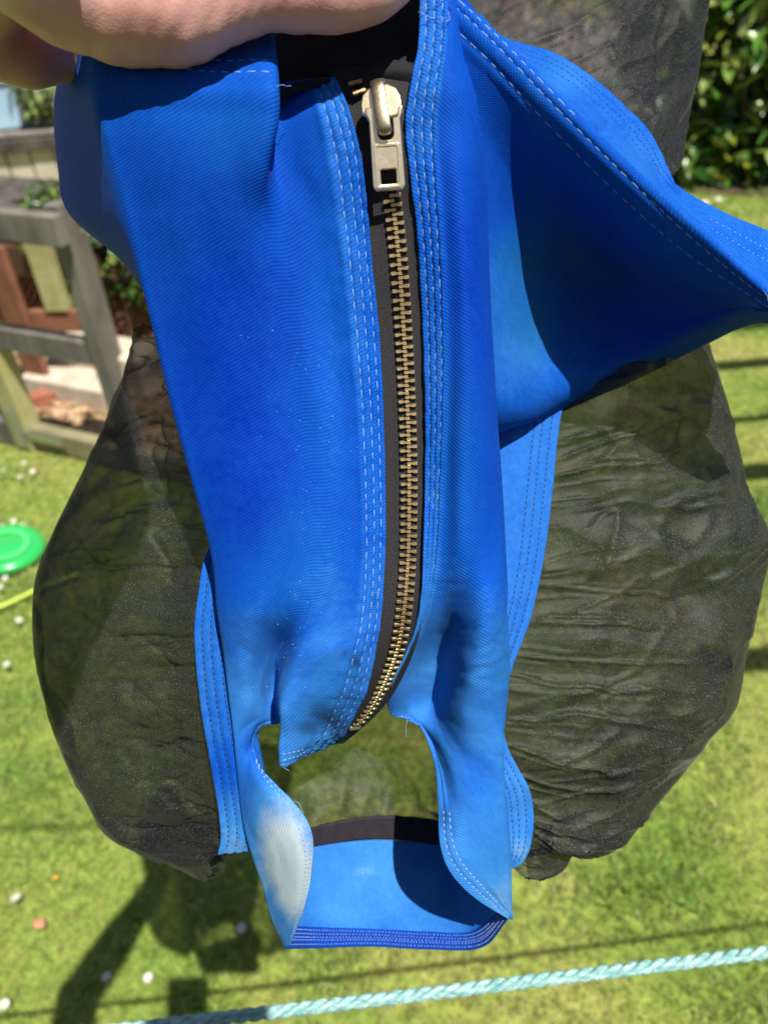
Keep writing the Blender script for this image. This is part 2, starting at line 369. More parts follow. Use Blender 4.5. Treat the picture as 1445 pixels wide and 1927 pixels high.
# ================================================================== the setting
# ---- lawn: one sheet to the horizon with gentle unevenness, blades on the part in view
def lawn_mat():
    m, t, b = new_mat('lawn_turf'); L = t.links.new
    tc = nd(t, 'ShaderNodeTexCoord')
    a = nd(t, 'ShaderNodeTexNoise', Scale=2.2, Detail=6.0, Roughness=0.65); L(tc.outputs['Object'], a.inputs[0])
    c = nd(t, 'ShaderNodeTexNoise', Scale=38.0, Detail=5.0, Roughness=0.7); L(tc.outputs['Object'], c.inputs[0])
    r = nd(t, 'ShaderNodeValToRGB'); L(a.outputs[0], r.inputs[0]); e = r.color_ramp.elements
    e[0].position = 0.34; e[0].color = (0.16, 0.27, 0.05, 1); e[1].position = 0.68; e[1].color = (0.40, 0.36, 0.15, 1)
    k2 = e.new(0.80); k2.color = (0.22, 0.15, 0.08, 1); k = e.new(0.5); k.color = (0.29, 0.36, 0.09, 1)
    r2 = nd(t, 'ShaderNodeValToRGB'); L(c.outputs[0], r2.inputs[0]); r2.color_ramp.elements[0].position = 0.3; r2.color_ramp.elements[1].position = 0.7
    r2.color_ramp.elements[0].color = (0.35, 0.32, 0.28, 1); r2.color_ramp.elements[1].color = (1.25, 1.2, 1.0, 1)
    mx = nd(t, 'ShaderNodeMix', data_type='RGBA', blend_type='MULTIPLY'); mx.inputs[0].default_value = 1.0; L(r.outputs[0], mx.inputs[6]); L(r2.outputs[0], mx.inputs[7])
    L(mx.outputs[2], b.inputs['Base Color']); b.inputs['Roughness'].default_value = 0.9; b.inputs['Specular IOR Level'].default_value = 0.1
    bp = nd(t, 'ShaderNodeBump', Strength=0.6, Distance=0.02); L(c.outputs[0], bp.inputs['Height']); L(bp.outputs[0], b.inputs['Normal'])
    return m
def dry(x, y):                     # where the turf is thin and straw-coloured
    return sstep(0.02, 0.42, fbm(x * 1.7 + 3, y * 1.7, 91, 4) - 0.03 + 0.42 * sstep(1.7, 0.7, y) * sstep(-0.4, 0.4, x))
gx = np.linspace(-60, 60, 61); X, Y = np.meshgrid(gx, gx + 40, indexing='ij'); idx = np.arange(61 * 61).reshape(61, 61)
gf = np.stack([idx[:-1, :-1], idx[1:, :-1], idx[1:, 1:], idx[:-1, 1:]], -1).reshape(-1, 4)
tag(add('ground', np.stack([X, Y, 0 * X], -1).reshape(-1, 3), gf, lawn_mat()), kind='structure')

# wood-chip yard at the left, behind the timber frame
fl = on_plane(62, 838); fr = on_plane(262, 884)                # feet of the two front posts
fdir = (fr - fl) / np.linalg.norm(fr - fl); fnorm = np.array([-fdir[1], fdir[0], 0.0]); fnorm = fnorm if fnorm[1] > 0 else -fnorm
yard = [fl - fdir * 1.4, fr + fdir * 0.6, fr + fdir * 0.6 + fnorm * 2.6, fl - fdir * 1.4 + fnorm * 2.6]
def in_yard(x, y):
    dx = x - fl[0]; dy = y - fl[1]; a = dx * fdir[0] + dy * fdir[1]; b = dx * fnorm[0] + dy * fnorm[1]
    return (a > -1.4) & (a < np.linalg.norm(fr - fl) + 0.6) & (b > 0.0) & (b < 2.6)
M['chips'] = noise_mat('wood_chip_bed', (0.30, 0.19, 0.10), (0.62, 0.45, 0.27), 40, 0.9, 6, 0.6, 90, 0.1, 0.01)
tag(add('wood_chip_bed', [q + np.array([0, 0, 0.004]) for q in yard], [(0, 1, 2, 3)], M['chips'], smooth=False), kind='structure')
n = 6500; a_ = rng.uniform(-1.3, 1.35, n); b_ = rng.uniform(0.06, 2.5, n)
c0 = fl + a_[:, None] * fdir + b_[:, None] * fnorm + np.array([0, 0, 0.012]) + rng.uniform(0, 0.012, n)[:, None] * np.array([0, 0, 1])
ang = rng.uniform(0, 6.28, n); ln = rng.uniform(0.010, 0.032, n); wd = rng.uniform(0.005, 0.013, n); tl = rng.normal(0, 0.3, n)
d1 = np.stack([np.cos(ang), np.sin(ang), tl], -1) * ln[:, None]; d2 = np.stack([-np.sin(ang), np.cos(ang), rng.normal(0, .3, n)], -1) * wd[:, None]
V = np.stack([c0 - d1 - d2, c0 + d1 - d2 * .7, c0 + d1 * .9 + d2, c0 - d1 + d2 * .8], 1).reshape(-1, 3)
o = add('wood_chips', V, np.arange(4 * n).reshape(n, 4), attr_mat('wood_chip', 0.85, 0.15), smooth=False)
cc = np.array([0.55, 0.38, 0.22]) * rng.uniform(0.55, 1.25, (n, 1)) * (1 + rng.normal(0, 0.06, (n, 3))); pcolor(o, 'col', np.repeat(np.clip(cc, 0.02, .9), 4, 0))
md = o.modifiers.new('thickness', 'SOLIDIFY'); md.thickness = 0.003
tag(o, 'pale wood chips spread behind the timber frame', 'wood chips', kind='stuff')

# grass blades
def blades(n, x0, x1, y0, y1, hmin, hmax, wmin, wmax, seed):
    g = np.random.default_rng(seed); x = g.uniform(x0, x1, n); y = g.uniform(y0, y1, n)
    keep = ~in_yard(x, y) & (g.random(n) > 0.62 * dry(x, y)); x = x[keep]; y = y[keep]; n = len(x)
    dr = dry(x, y); cl = vnoise(x * 9, y * 9, 40)
    hh = g.uniform(hmin, hmax, n) * (0.45 + 1.3 * cl ** 2) * (1 - 0.35 * dr); ww = g.uniform(wmin, wmax, n); an = g.uniform(0, 6.283, n); ln = g.uniform(0.3, 1.5, n) * hh
    la = g.uniform(0, 6.283, n)
    sx, sy = np.cos(an) * ww / 2, np.sin(an) * ww / 2; ox, oy = np.cos(la) * ln, np.sin(la) * ln
    z = np.zeros(n)
    P = np.stack([np.stack([x - sx, y - sy, z], -1), np.stack([x + sx, y + sy, z], -1), np.stack([x + ox * .35 + sx * .8, y + oy * .35 + sy * .8, hh * .6], -1), np.stack([x + ox * .35 - sx * .8, y + oy * .35 - sy * .8, hh * .6], -1), np.stack([x + ox, y + oy, hh], -1)], 1).reshape(-1, 3)
    b = np.arange(n) * 5
    tri = np.concatenate([np.stack([b, b + 1, b + 2], -1), np.stack([b, b + 2, b + 3], -1), np.stack([b + 3, b + 2, b + 4], -1)])
    hue = vnoise(x * 2.6, y * 2.6, 44)
    green = np.array([0.19, 0.36, 0.06]); lime = np.array([0.34, 0.50, 0.11]); straw = np.array([0.66, 0.54, 0.30])
    c = green + (lime - green) * np.clip(hue * 1.3 - 0.1 + g.normal(0, .2, n), 0, 1)[:, None]
    s_ = np.clip(dr * 0.75 + g.normal(0, .2, n), 0, 1)[:, None]; s_ = np.where(g.random(n)[:, None] < 0.05, 0.9, s_ * 0.9)
    c = c + (straw - c) * s_; c = c * g.uniform(0.55, 1.4, (n, 1))
    return P, tri, np.repeat(c, 5, 0)
parts_ = [blades(125000, -1.5, 1.5, 0.15, 1.9, 0.010, 0.028, 0.0022, 0.0042, 1), blades(85000, -2.2, 2.4, 1.8, 4.2, 0.012, 0.03, 0.003, 0.0055, 2), blades(40000, -1.0, 4.2, 4.0, 6.6, 0.014, 0.034, 0.004, 0.008, 3)]
off = 0; PV = []; PT = []; PC = []
for (p_, t_, c_) in parts_: PV.append(p_); PT.append(t_ + off); PC.append(c_); off += len(p_)
gr = add('grass', np.concatenate(PV), np.concatenate(PT), attr_mat('grass_blade', 0.5, 0.35, 0.45), smooth=False); pcolor(gr, 'col', np.concatenate(PC))
tag(gr, 'short mown grass with straw coloured thin patches', 'grass', kind='stuff')

# ---- timber frame with rails at the left
M['wood_grey'] = noise_mat('weathered_timber', (0.11, 0.10, 0.085), (0.24, 0.22, 0.185), 9, 0.85, 8, 0.4, 60, 0.15, 0.004, stretch=(1, 1, 0.25))
M['wood_moss'] = noise_mat('mossy_timber', (0.34, 0.33, 0.13), (0.44, 0.39, 0.26), 7, 0.85, 8, 0.4, 60, 0.15, 0.004, c3=(0.42, 0.40, 0.18))
M['wood_dark'] = noise_mat('dark_sawn_timber', (0.05, 0.045, 0.04), (0.13, 0.115, 0.095), 12, 0.85, 8, 0.4, 60, 0.15, 0.004)
M['terracotta'] = noise_mat('red_brown_paint', (0.20, 0.085, 0.05), (0.30, 0.13, 0.075), 10, 0.8, 6, 0.3, 50, 0.2, 0.003)
M['fence_board'] = noise_mat('pale_fence_board', (0.44, 0.38, 0.28), (0.60, 0.52, 0.41), 5, 0.85, 8, 0.3, 40, 0.15, 0.004, stretch=(1, 1, 0.3))
M['wood_bottom'] = noise_mat('damp_timber', (0.20, 0.18, 0.11), (0.34, 0.30, 0.16), 6, 0.85, 8, 0.4, 60, 0.15, 0.004)
zt = height_at(fr, 388); up3 = np.array([0, 0, 1.0])
frame = empty('rail_fence', (fl + fr) / 2, 'weathered grey timber frame of posts and rails in front of the wood chips', 'fence frame')
beam('post', fr, fr + up3 * (zt + 0.01), 0.06, 0.055, M['wood_grey'], frame, up=fdir)
beam('post', fl + fnorm * 0.0, fl + up3 * (zt + 0.01), 0.075, 0.085, M['wood_moss'], frame, up=fdir)
beam('post', fl - fdir * 1.25, fl - fdir * 1.25 + up3 * (zt + 0.01), 0.075, 0.075, M['wood_grey'], frame, up=fdir)
beam('top_rail', fl - fdir * 1.3 + up3 * (zt - 0.045) - fnorm * 0.058, fr + fdir * 0.05 + up3 * (zt - 0.045) - fnorm * 0.058, 0.042, 0.085, M['wood_grey'], frame)
zm = height_at(fr * 0.75 + fl * 0.25, 655)
beam('middle_rail', fl + up3 * zm + fdir * 0.037 - fnorm * 0.0, fr + up3 * zm - fdir * 0.037, 0.045, 0.08, M['wood_grey'], frame)
beam('bottom_rail', fl + up3 * 0.055 + fdir * 0.04, fr + up3 * 0.05 + fdir * 0.8, 0.05, 0.085, M['wood_bottom'], frame)
beam('bottom_rail', fl + up3 * 0.055 - fdir * 0.04, fl + up3 * 0.05 - fdir * 1.2, 0.06, 0.10, M['wood_grey'], frame)
M['galv'] = plain('galvanised_steel', (0.55, 0.56, 0.56), 0.45, 0.9)
v, f = boxmesh(fl - fnorm * 0.046 + up3 * 0.10 + fdir * 0.01, [fdir, fnorm, up3], (0.022, 0.003, 0.075)); v2, f2 = boxmesh(fl - fnorm * 0.036 + up3 * 0.075 + fdir * 0.12, [fdir, fnorm, up3], (0.09, 0.003, 0.018))
add('corner_bracket', v + v2, f + [tuple(k + 8 for k in q) for q in f2], M['galv'], frame, smooth=False)

# red-brown coop: corner posts, rails, lattice and dark inside
cb = on_plane(120, 648); k0 = on_plane(72, 640); cpost = on_plane(86, 742)
coop = empty('hen_coop', cb, 'red brown painted wooden coop with lattice side behind the timber frame', 'coop')
hz = height_at(cb, 455); M['lattice'] = noise_mat('brown_lattice', (0.16, 0.075, 0.04), (0.22, 0.10, 0.055), 10, 0.8, 6, 0.3, 50, 0.2, 0.003)
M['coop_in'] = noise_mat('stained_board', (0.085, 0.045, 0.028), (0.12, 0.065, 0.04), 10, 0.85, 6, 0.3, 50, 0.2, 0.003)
beam('corner_post', cpost, cpost + up3 * height_at(cpost, 462), 0.03, 0.115, M['terracotta'], coop, up=fdir)
cp2 = on_plane(196, 742)
za, zb, zc = height_at(cp2, 622), height_at(cp2, 582), height_at(cp2, 436); ud = (cp2 - cpost) / np.linalg.norm(cp2 - cpost)
beam('cross_board', cpost + ud * 0.06 + up3 * (za + zb) / 2, cp2 + ud * 0.05 + up3 * (za + zb) / 2, 0.03, zb - za, M['terracotta'], coop)
beam('upright', cp2 - ud * 0.07 + up3 * zb, cp2 - ud * 0.07 + up3 * zc, 0.05, 0.085, M['wood_moss'], coop, up=ud)
beam('corner_post', cp2 + ud * 0.085, cp2 + ud * 0.085 + up3 * zc, 0.06, 0.06, M['wood_grey'], coop, up=ud)
for dxx in (-1.25,): beam('corner_post', cb + fdir * dxx, cb + fdir * dxx + up3 * hz, 0.07, 0.07, M['terracotta'], coop, up=fnorm)
beam('kick_board', cb - fdir * 0.62 + up3 * 0.03, cb + fdir * 0.36 + up3 * 0.03, 0.03, 0.06, M['terracotta'], coop)
z_lo, z_hi, x_lo, x_hi = 0.06, hz - 0.13, -0.62, 0.36
for k in range(-14, 24):
    a0 = x_lo + k * 0.045; sa = max(a0, x_lo); ea = min(a0 + (z_hi - z_lo), x_hi)
    if ea - sa > 0.05: beam('lattice_slat', cb + fnorm * 0.03 + fdir * sa + up3 * (z_lo + sa - a0), cb + fnorm * 0.03 + fdir * ea + up3 * (z_lo + ea - a0), 0.006, 0.013, M['lattice'], coop, bevel=0.001)
for k in range(16):
    z0 = z_lo + 0.01 + k * 0.032
    if z0 < z_hi: beam('lattice_slat', cb + fnorm * 0.04 + fdir * x_lo + up3 * z0, cb + fnorm * 0.04 + fdir * x_hi + up3 * z0, 0.006, 0.012, M['lattice'], coop, bevel=0.001)
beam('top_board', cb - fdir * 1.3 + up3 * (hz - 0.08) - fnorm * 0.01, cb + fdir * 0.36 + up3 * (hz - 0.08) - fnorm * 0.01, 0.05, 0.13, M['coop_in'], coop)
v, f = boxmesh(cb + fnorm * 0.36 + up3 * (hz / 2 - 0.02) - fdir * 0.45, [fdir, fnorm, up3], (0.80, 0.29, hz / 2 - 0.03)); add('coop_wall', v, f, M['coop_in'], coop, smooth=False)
v, f = boxmesh(cb + fnorm * 0.34 + up3 * (hz + 0.03) - fdir * 0.45, [fdir, fnorm, up3], (0.85, 0.36, 0.012)); add('roof', v, f, M['wood_dark'], coop, smooth=False)

# pale stone step and brick among the chips
M['stone'] = noise_mat('pale_stone', (0.48, 0.40, 0.30), (0.66, 0.58, 0.46), 12, 0.9, 6, 0.4, 60, 0.2, 0.004)
M['brick'] = noise_mat('red_brick', (0.28, 0.10, 0.06), (0.42, 0.17, 0.10), 14, 0.9, 6, 0.5, 60, 0.2, 0.004)
def block(name, c, half, mat, label, cat, rz=0.0):
    d_ = fdir * math.cos(rz) + fnorm * math.sin(rz); e_ = np.cross(up3, d_)
    v, f = boxmesh(c + up3 * half[2], [d_, e_, up3], half); o = add(name, v, f, mat, smooth=False, loc=c)
    m = o.modifiers.new('bevel', 'BEVEL'); m.width = 0.008; m.segments = 2
    return tag(o, label, cat)
s0 = on_plane(158, 742); block('stone_step', s0, (0.21, 0.10, 0.05), M['stone'], 'pale sawn stone step lying on the wood chips', 'step')
block('stone_step', s0 + fnorm * 0.13 + fdir * 0.05, (0.24, 0.09, 0.085), M['stone'], 'higher pale stone step behind the front step', 'step')
block('brick', on_plane(86, 762), (0.055, 0.035, 0.03), M['brick'], 'half brick nearest the bottom rail', 'brick', 1.0)

# ---- raised terrace of vertical boards, gravel on top, pale bins
t0 = on_plane(-20, 402); t1 = on_plane(135, 388); tdir = (t1 - t0) / np.linalg.norm(t1 - t0); tn = np.array([-tdir[1], tdir[0], 0]); tn = tn if tn[1] > 0 else -tn
tz = height_at((t0 + t1) / 2, 262)
terr = empty('board_retaining_wall', t0, 'low retaining wall of pale vertical boards with dark top rail', 'retaining wall')
for k in range(-9, 34):
    c = t0 + tdir * (k * 0.158)
    v, f = boxmesh(c + up3 * (tz * 0.42) + tn * random.uniform(-.004, .004), [tdir, tn, up3], (0.072, 0.011, tz * 0.42)); o = add('board', v, f, M['fence_board'], terr, smooth=False)
for k in range(-9, 34, 6): beam('batten', t0 + tdir * (k * 0.158 + 0.079) + tn * 0.03, t0 + tdir * (k * 0.158 + 0.079) + tn * 0.03 + up3 * tz * 0.9, 0.04, 0.04, M['wood_dark'], terr, up=tn)
beam('top_rail', t0 - tdir * 1.5 + up3 * (tz * 0.91) - tn * 0.02, t0 + tdir * 5.3 + up3 * (tz * 0.91) - tn * 0.02, 0.06, tz * 0.16, M['wood_dark'], terr)
beam('coping', t0 - tdir * 1.5 + up3 * (tz + 0.015) + tn * 0.04, t0 + tdir * 5.3 + up3 * (tz + 0.015) + tn * 0.04, 0.10, 0.02, M['wood_grey'], terr)
M['gravel'] = noise_mat('pink_gravel', (0.26, 0.22, 0.20), (0.56, 0.48, 0.42), 30, 0.9, 6, 0.7, 60, 0.2, 0.02)
tv_ = [t0 - tdir * 6 + tn * 0.10, t0 + tdir * 5.3 + tn * 0.10, t0 + tdir * 5.3 + tn * 9, t0 - tdir * 6 + tn * 9]
tag(add('terrace', [q + up3 * (tz - 0.01) for q in tv_] + [q + up3 * 0.0 for q in tv_], [(0, 1, 2, 3), (0, 4, 5, 1), (1, 5, 6, 2), (2, 6, 7, 3), (3, 7, 4, 0)], M['gravel'], smooth=False), kind='structure')
def on_t(x, y): return on_plane(x, y, tz)
def bin_(c, w, d, h, mat, lidmat, label, rz):
    root = empty('storage_bin', c, label, 'bin'); dx = np.array([math.cos(rz), math.sin(rz), 0]); dy = np.array([-math.sin(rz), math.cos(rz), 0])
    vs = []
    for (z, k) in ((0.0, 0.86), (h * 0.92, 1.0)):
        for (a, b) in ((-1, -1), (1, -1), (1, 1), (-1, 1)): vs.append(c + dx * a * w / 2 * k + dy * b * d / 2 * k + up3 * z)
    o = add('tub', vs, [(0, 3, 2, 1), (0, 1, 5, 4), (1, 2, 6, 5), (2, 3, 7, 6), (3, 0, 4, 7), (4, 5, 6, 7)], mat, root, smooth=False)
    m = o.modifiers.new('bevel', 'BEVEL'); m.width = 0.02; m.segments = 3
    v, f = boxmesh(c + up3 * h * 0.96, [dx, dy, up3], (w * 0.53, d * 0.53, h * 0.045)); o = add('lid', v, f, lidmat, root, smooth=False)
    m = o.modifiers.new('bevel', 'BEVEL'); m.width = 0.012; m.segments = 3
M['pale_blue'] = plain('pale_blue_plastic', (0.45, 0.68, 0.85), 0.4); M['white_pl'] = plain('white_plastic', (0.78, 0.77, 0.74), 0.5); M['grey_pl'] = plain('grey_plastic', (0.22, 0.24, 0.28), 0.5)
c1 = on_t(-8, 238); bin_(c1, 0.52, 0.42, 0.30, M['pale_blue'], M['grey_pl'], 'pale blue plastic storage bin with grey lid on the terrace', 0.1)
c2 = on_t(48, 212); bin_(c2, 0.17, 0.16, 0.24, M['white_pl'], M['white_pl'], 'tall white plastic bin beside the pale blue bin', 0.2)
# house wall at the back of the terrace
hw = on_t(40, 150); hdir = tdir
house = empty('house', hw + tn * 1.2, 'grey rendered house wall at the back of the terrace', 'house')
M['render'] = noise_mat('grey_render', (0.30, 0.29, 0.31), (0.38, 0.36, 0.38), 3, 0.9, 5, 0.3, 60, 0.2, 0.004)
v, f = boxmesh(hw + tn * 3.2 + up3 * 1.4 - hdir * 1.0, [hdir, tn, up3], (6.0, 2.0, 1.4)); add('wall', v, f, M['render'], house, smooth=False)
v, f = boxmesh(hw + tn * 1.17 + up3 * 0.15 - hdir * 1.0, [hdir, tn, up3], (6.02, 0.05, 0.15)); add('plinth', v, f, M['brick'], house, smooth=False)
rv = [hw - hdir * 7.3 + tn * 0.9 + up3 * 2.75, hw + hdir * 5.3 + tn * 0.9 + up3 * 2.75, hw + hdir * 5.3 + tn * 3.2 + up3 * 4.3, hw - hdir * 7.3 + tn * 3.2 + up3 * 4.3, hw + hdir * 5.3 + tn * 5.5 + up3 * 2.75, hw - hdir * 7.3 + tn * 5.5 + up3 * 2.75]
o = add('roof', rv, [(0, 1, 2, 3), (3, 2, 4, 5), (0, 3, 5), (1, 4, 2)], M['brick'], house, smooth=False)

# ---- planting
def leaf_verts(l, w_, fold=0.25, curl=0.15):
    return np.array([(0, 0, 0), (l * .35, w_ * .5, w_ * fold), (l * .35, -w_ * .5, w_ * fold), (l * .35, 0, 0), (l * .75, w_ * .38, w_ * fold - l * curl * .5), (l * .75, -w_ * .38, w_ * fold - l * curl * .5), (l * .75, 0, -l * curl * .4), (l, 0, -l * curl)])
LF = [(0, 3, 1), (0, 2, 3), (3, 6, 4, 1), (3, 2, 5, 6), (6, 7, 4), (6, 5, 7)]
LT = np.array([(0, 3, 1), (0, 2, 3), (3, 6, 4), (3, 4, 1), (3, 2, 5), (3, 5, 6), (6, 7, 4), (6, 5, 7)])
def rotm(az, el, ro):
    ca, sa, ce, se, cr_, sr = math.cos(az), math.sin(az), math.cos(el), math.sin(el), math.cos(ro), math.sin(ro)
    Rz = np.array([[ca, -sa, 0], [sa, ca, 0], [0, 0, 1]]); Ry = np.array([[ce, 0, se], [0, 1, 0], [-se, 0, ce]]); Rx = np.array([[1, 0, 0], [0, cr_, -sr], [0, sr, cr_]])
    return Rz @ Ry @ Rx
def foliage(n, pos, size, cols, ratio=0.4):
    """n leaves: pos() gives a point, size() a length, cols a list of colours"""
    V = np.zeros((n, 8, 3)); C = np.zeros((n, 8, 3))
    for i in range(n):
        l = size(); c = pos(); r = rotm(random.uniform(0, 6.28), random.uniform(-0.5, 1.0), random.uniform(-.7, .7))
        V[i] = leaf_verts(l, l * ratio) @ r.T + c; C[i] = np.array(random.choice(cols)) * random.uniform(0.7, 1.25)
    T = (LT[None] + 8 * np.arange(n)[:, None, None]).reshape(-1, 3)
    return V.reshape(-1, 3), T, C.reshape(-1, 3)
leafm = attr_mat('glossy_leaf', 0.30, 0.6, 0.25); leafd = attr_mat('dull_leaf', 0.6, 0.3, 0.3)
barkm = noise_mat('bark', (0.06, 0.045, 0.03), (0.14, 0.11, 0.08), 20, 0.9, 6, 0.5, 60, 0.1, 0.005)
def stems(root, c, n, hgt, spread, name='stem', r0=0.018):
    vs = []; fs = []
    for k in range(n):
        az = random.uniform(0, 6.28); b = c + np.array([random.uniform(-1, 1) * spread[0] * .6, random.uniform(-1, 1) * spread[1] * .5, 0])
        e = b + np.array([math.cos(az) * spread[0] * .25, math.sin(az) * spread[1] * .25, hgt * random.uniform(.6, .95)])
        m = (b + e) / 2 + np.array([random.uniform(-.06, .06), random.uniform(-.06, .06), 0]); pts = [b, m, e]; b0 = len(vs)
        for i, p_ in enumerate(pts):
            r = r0 * (1, .7, .3)[i]
            for j in range(6): vs.append(p_ + np.array([math.cos(j * 1.047) * r, math.sin(j * 1.047) * r, 0]))
        for i in range(2):
            for j in range(6): fs.append((b0 + i * 6 + j, b0 + i * 6 + (j + 1) % 6, b0 + i * 6 + 6 + (j + 1) % 6, b0 + i * 6 + 6 + j))
    add(name, vs, fs, barkm, root)
# laurel hedge at the right, foot about picture row 345
h0 = on_plane(1210, 352); h1 = on_plane(1700, 372); hd = (h1 - h0) / np.linalg.norm(h1 - h0); hn = np.array([-hd[1], hd[0], 0]); HL = np.linalg.norm(h1 - h0)
hedge = empty('laurel_hedge', h0, 'dense glossy laurel hedge at the edge of the lawn', 'hedge')
G4 = [(0.06, 0.17, 0.025), (0.10, 0.24, 0.03), (0.03, 0.085, 0.014), (0.17, 0.28, 0.05), (0.22, 0.26, 0.03)]
def hpos():
    z = random.uniform(0.05, 2.9); dpt = abs(random.gauss(0, 0.16)); a = random.uniform(-0.3, HL + 1.5)
    return h0 + hd * a + hn * (dpt + 0.10 + 0.22 * vnoise(a * 1.6, z * 1.6, 60) - 0.12 * sstep(0.5, 0, z)) + up3 * z
v, t, c = foliage(13000, hpos, lambda: random.uniform(0.09, 0.19), G4, 0.42)
o = add('foliage', v, t, leafm, hedge, smooth=True); pcolor(o, 'col', c); tag(o, kind='stuff')
lm = bpy.data.meshes.new('leaf'); lm.from_pydata(leaf_verts(0.17, 0.072).tolist(), [], LF); 
lmats = []
for gcol in ((0.10, 0.24, 0.03), (0.18, 0.30, 0.05), (0.24, 0.30, 0.08)): lmats.append(noise_mat('laurel_leaf', tuple(0.8 * q for q in gcol), gcol, 30, 0.28, 3, 0.1, 80, 0.6, 0.002))
lms = []
for m_ in lmats:
    q = lm.copy(); q.materials.append(m_); q.polygons.foreach_set('use_smooth', np.ones(len(q.polygons), bool)); lms.append(q)
for k in range(150):
    a = random.uniform(-0.1, HL * 0.85); z = random.uniform(0.08, 1.25); c = h0 + hd * a - hn * random.uniform(0.0, 0.10) + hn * 0.10 + up3 * z
    r = rotm(random.uniform(0, 6.28), random.uniform(-.3, 1.0), random.uniform(-.6, .6)) * random.uniform(0.7, 1.15); q = c - h0
    o = bpy.data.objects.new('leaf', random.choice(lms)); col.objects.link(o); o.parent = hedge
    o.matrix_local = Matrix(((*r[0], q[0]), (*r[1], q[1]), (*r[2], q[2]), (0, 0, 0, 1)))
stems(hedge, h0 + hd * HL / 2 + hn * 0.35, 16, 2.4, (HL * 0.9, 0.2))
M['soil'] = noise_mat('bare_soil', (0.05, 0.035, 0.022), (0.13, 0.09, 0.06), 18, 0.95, 6, 0.6, 40, 0.1, 0.02)
sb = [h0 - hd * 3.2 - hn * 0.12, h1 + hd * 2 - hn * 0.10, h1 + hd * 2 + hn * 1.4, h0 - hd * 3.2 + hn * 1.4]
tag(add('soil_bed', [q + up3 * 0.006 for q in sb], [(0, 1, 2, 3)], M['soil'], smooth=False), kind='structure')
# amber-leaved shrub seen through the upper net
def shrub(name, c, rx, ry, h, n, cols, label, size, mat, cat='shrub', ratio=0.5):
    root = empty(name, c, label, cat)
    def pos():
        u = np.array([random.gauss(0, 1) for _ in range(3)]); u /= np.linalg.norm(u); r = random.uniform(0.55, 1.0) ** 0.5
        p_ = u * r; k = 0.75 + 0.5 * vnoise(u[0] * 2 + 5, u[2] * 2 + u[1] * 2 + 5, 70)
        return c + np.array([p_[0] * rx * k, p_[1] * ry * k, h * 0.52 + p_[2] * h * 0.5 * k])
    v, t, cc = foliage(n, pos, size, cols, ratio); o = add('crown', v, t, mat, root); pcolor(o, 'col', cc); tag(o, kind='stuff')
    stems(root, c, 7, h * 0.8, (rx * .6, ry * .6)); return root
shrub('amber_shrub', on_plane(1050, 330) + np.array([0, 0.25, 0]), 0.72, 0.45, 1.5, 3200, [(0.60, 0.38, 0.07), (0.66, 0.45, 0.10), (0.42, 0.27, 0.06), (0.16, 0.17, 0.04)], 'amber yellow shrub behind the upper black net', lambda: random.uniform(0.05, 0.09), leafd)
shrub('green_shrub', on_plane(800, 318) + np.array([0, 0.3, 0]), 0.7, 0.45, 1.5, 3000, G4, 'dark green shrub between the amber shrub and the house', lambda: random.uniform(0.05, 0.09), leafm)
shrub('ivy_bush', on_plane(248, 622), 0.36, 0.30, 0.72, 2600, [(0.05, 0.12, 0.025), (0.10, 0.20, 0.04), (0.22, 0.27, 0.06), (0.02, 0.05, 0.015)], 'dark leafy bush growing beside the wood chips', lambda: random.uniform(0.03, 0.06), leafm, 'bush')
shrub('pot_plant', on_t(92, 236), 0.16, 0.16, 0.34, 300, [(0.16, 0.24, 0.05), (0.22, 0.30, 0.07)], 'small light green plant on the terrace edge', lambda: random.uniform(0.04, 0.09), leafd, 'plant')

# unseen conifer hedge, added behind the photographer to cut sky fill
ch = empty('sky_block_hedge', (0, -2.6, 0), 'unseen dark conifer hedge added behind the photographer to block sky light', 'hedge')
def cpos(): 
    a = random.uniform(-5, 5); z = random.uniform(0.1, 2.1); return np.array([a, -2.45 + 0.25 * vnoise(a * 1.3, z * 1.3, 77) - abs(random.gauss(0, .1)), z])
v, t, c = foliage(9000, cpos, lambda: random.uniform(0.10, 0.22), [(0.03, 0.07, 0.02), (0.045, 0.10, 0.025), (0.02, 0.05, 0.015)], 0.45); o = add('foliage', v, t, leafd, ch); pcolor(o, 'col', c); tag(o, kind='stuff')
v, f = boxmesh(np.array([0, -3.1, 1.05]), [np.array([1., 0, 0]), np.array([0, 1., 0]), up3], (5.0, 0.45, 1.03)); add('sky_block_core', v, f, barkm, ch, smooth=False)

# ---- timber pergola added out of view on the right to cast shadow stripes
perg = empty('shadow_pergola', (3.2, 1.6, 0), 'open timber pergola added out of view at the right to stripe the lawn with shade', 'shadow_pergola')
hp = 2.3; kx, ky = -SUN[0] / -SUN[2], -SUN[1] / -SUN[2]
for (px_, py_, th) in ((1390, 616, .05), (1400, 686, .055), (1405, 790, .02), (1410, 890, .07), (1415, 1243, .06)):
    g_ = on_plane(px_, py_); c = g_ + np.array([kx * hp, ky * hp, hp]); c[0] = max(c[0], 1.75 if py_ < 900 else 1.1)
    beam('cross_beam', (g_[0] + kx * hp - 0.12, c[1], hp), (3.6, c[1] + 0.05, hp), th, 0.06, M['wood_grey'], perg)
for yy in (0.4, 3.0): beam('post', (3.3, yy, 0), (3.3, yy, hp + 0.06), 0.1, 0.1, M['wood_grey'], perg, up=(1, 0, 0))
beam('side_beam', (3.3, -0.1, hp + 0.075), (3.3, 3.4, hp + 0.075), 0.06, 0.09, M['wood_grey'], perg)

